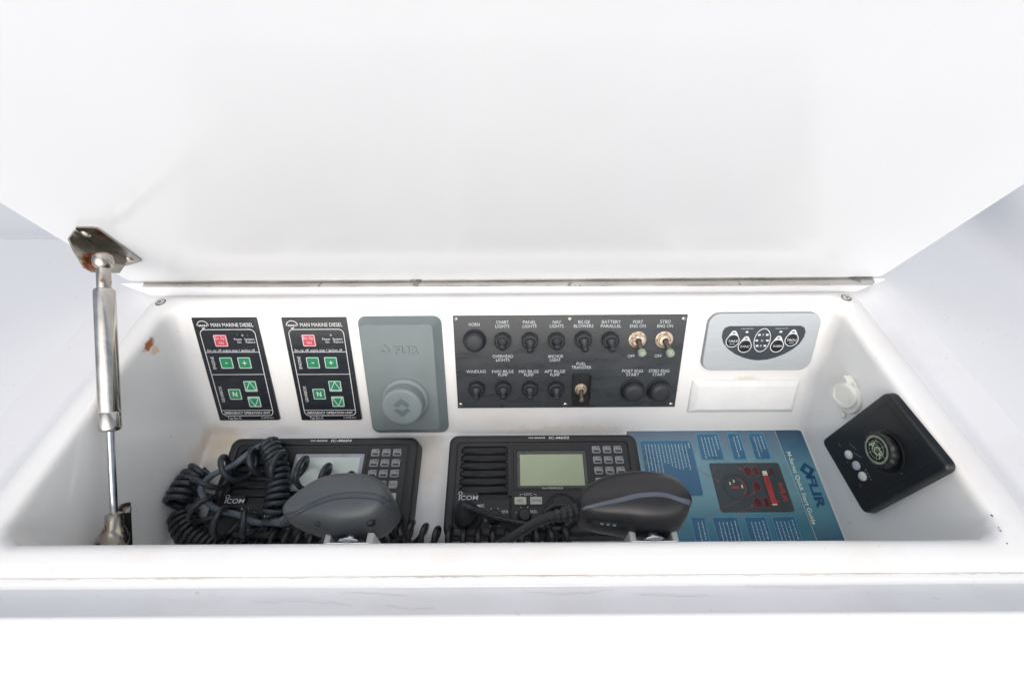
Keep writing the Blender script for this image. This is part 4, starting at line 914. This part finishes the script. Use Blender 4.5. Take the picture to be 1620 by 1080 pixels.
# back button, clip and cream clip tabs
def clip(px, py, mic_root):
    y0 = .1080; c = air(px, py, .915)
    root = empty('microphone_clip', 'chrome and cream clip behind the lip holding the ' + ('grey' if px < 700 else 'black') + ' microphone', 'clip', Matrix.Translation((c.x, y0, .91)), 'microphone clips behind the front lip')
    b = MB(); b.loft([[(c.x + x / 1000, y0 + h, .905 + y / 1000) for x, y in rrect(-19, 19, -24, 8, 2)] for h in (-.003, .004, .0052)]); b.build('clip_plate', 'chrome', root, world=True)
    for s in (-1, 1):
        b = MB(); b.loft([[(c.x + (s * 17 + x) / 1000, y0 + h, .905 + y / 1000) for x, y in rrect(-2.5, 2.5, -20, 6.5, 1.0)] for h in (0, .0125, .0133)]); b.build('clip_arm', 'cream_plastic', root, world=True)
    b = MB(); b.lathe([(.0045, .0), (.0045, .0035), (.0092, .0045), (.0095, .0058), (.0092, .0066), (.0050, .0072), (.0050, .016), (.0075, .0170), (.0075, .024)], (c.x, y0 + .0015, .9075), 28, (0, 1, 0)); b.build('back_button', 'chrome', mic_root, world=True)
clip(549, 850, mic1); clip(1037, 849, mic2)
c, n = seen_point(body_of(mic2), 962, 828)
if c is not None:
    kp_ = Plane(c, (V((1, 0, 0)) - n * n.x), n.cross(V((1, 0, 0)) - n * n.x)); lp = MB()
    lp.loft([[tuple(kp_.pt(x, y, h)) for x, y in rrect(-12, 12, -3.2, 3.2, .8)] for h in (-2.5, .4, .6)], True, True); tag_ = lp.build('key_strip', 'black_rubber', mic2, world=True)
    for k in range(3):
        lp = MB(); lp.loft([[tuple(kp_.pt(x - 5 + k * 5, y, h)) for x, y in rrect(-1.3, 1.3, -1.0, 1.0, .3)] for h in (.55, .9)]); lp.build('key_mark', 'print_grey', tag_, world=True)
# hairline cracks and scuffs in the gelcoat of the front gutter and lip
co_ = [c for c in console.children if c.name == 'coaming'][0]; cr_ = MB()
for x0_, y0_, x1_, amp in ((830, 935, 975, 5), (400, 952, 560, 6), (330, 940, 345, 8), (540, 938, 650, 3), (610, 958, 690, 4), (1010, 940, 1120, 2), (1180, 925, 1330, 1.5)):
    pts = []; x = x0_; y = y0_
    while x < x1_:
        p, n = seen_point(co_, x, y)
        if p is not None: pts.append(p + n * .0002)
        x += random.uniform(5, 13); y = max(928, min(966, y + random.uniform(-amp, amp) * .6))
    if len(pts) > 2: cr_.tube(pts, .00009, 4)
cr_.build('hairline_cracks', 'crack', console, world=True, kind='stuff')

# --- left microphone: loose coils, straight tail
r = .0031
mc = MB(); pa = catmull([air(446, 826, .902), fl3(430, 826, .03), fl3(405, 826, .028), fl3(380, 815, .026), fl3(345, 806, .024), fl3(325, 790, .028), fl3(318, 770, .03), fl3(335, 752, .032), fl3(370, 735, .034), fl3(400, 712, .036), fl3(432, 696, .036)], 8)
mc.tube(pa, .0033, 10); mc.build('straight_tail', 'cord_grey', mic1, world=True, ang=60)
loose = coil([fl3(600, 778, .028), fl3(560, 772, .03), fl3(515, 758, .032), fl3(480, 748, .034), fl3(450, 740, .036), fl3(420, 730, .038), fl3(392, 733, .038), fl3(362, 742, .036), fl3(335, 757, .036), fl3(318, 778, .036), fl3(320, 803, .036), fl3(340, 823, .034), fl3(372, 829, .032), fl3(400, 830, .03), fl3(425, 838, .028)], .0148, .0275, .0030, 20, 1.2, .16, seg=10, tilt=.003)
loose.build('loose_coil', 'cord', mic1, world=True, ang=60)
tight = coil([fl3(424, 700, .030), fl3(432, 718, .032), fl3(440, 745, .034), fl3(440, 775, .034), fl3(436, 800, .033), fl3(430, 818, .03)], .0090, .0067, .0033, 14, 0, .03)
tight.build('tight_coil', 'cord', mic1, world=True, ang=60)
# --- thick coil bundles against the left wall: a thing of their own
cc0 = fl3(290, 800, .02)
bun = empty('coiled_cord', 'thick dark grey coiled cord bunched against the left wall of the tray', 'cord', Matrix.Translation(fl3(290, 830, 0)))
coil([fl3(322, 742, .020), fl3(306, 756, .022), fl3(292, 775, .026), fl3(280, 798, .028)], .0118, .0068, .0034, 16, 0, .02).build('upper_bundle', 'cord', bun, world=True, ang=60)
coil([fl3(290, 812, .012), fl3(292, 826, .013), fl3(300, 842, .014), fl3(318, 856, .014), fl3(345, 868, .014), fl3(385, 872, .014), fl3(430, 874, .014)], .0118, .0070, .0034, 16, .5, .03).build('lower_bundle', 'cord_black', bun, world=True, ang=60)
# --- right microphone: plug lead, tail and the stretched coil that runs along the front
mc = MB(); mc.tube(catmull([air(872, 817, .902), air(845, 828, .895), air(815, 846, .888), air(790, 862, .88)], 8), .0042, 12); mc.build('straight_tail', 'cord_black', mic2, world=True, ang=60)
mc = MB(); mc.tube(catmull([fl3(733, 800, .042), fl3(745, 803, .043), fl3(775, 816, .034), fl3(810, 824, .028), fl3(850, 832, .026), fl3(885, 836, .028), fl3(905, 822, .032), fl3(898, 803, .034), fl3(878, 799, .034), fl3(862, 812, .032), fl3(868, 834, .03), fl3(890, 850, .026)], 10), .0031, 10); mc.build('plug_lead', 'cord_black', mic2, world=True, ang=60)
mc = MB(); pa = [fl3(738, 814, .021), fl3(735, 806, .030), fl3(733, 800, .042)]; mc.tube([pa[0], pa[0].lerp(pa[1], .5), pa[1], pa[2], pa[2] + V((0.001, 0.001, .003))], [.0132, .0130, .0110, .0060, .0030], 22); mc.build('screw_plug', 'black_rubber', mic2, world=True, ang=50)
coil([fl3(905, 850, .026), fl3(860, 856, .026), fl3(800, 856, .024), fl3(740, 855, .022), fl3(690, 852, .018), fl3(655, 842, .018), fl3(625, 832, .02)], .0105, .0150, .0031, 18, 0, .12, tilt=.002).build('stretched_coil', 'cord_black', mic2, world=True, ang=60)
coil([fl3(640, 846, .016), fl3(600, 858, .016), fl3(540, 862, .016), fl3(480, 860, .016), fl3(430, 852, .018)], .0100, .0135, .0031, 18, 2, .10, tilt=.002).build('front_coil', 'cord_black', mic1, world=True, ang=60)
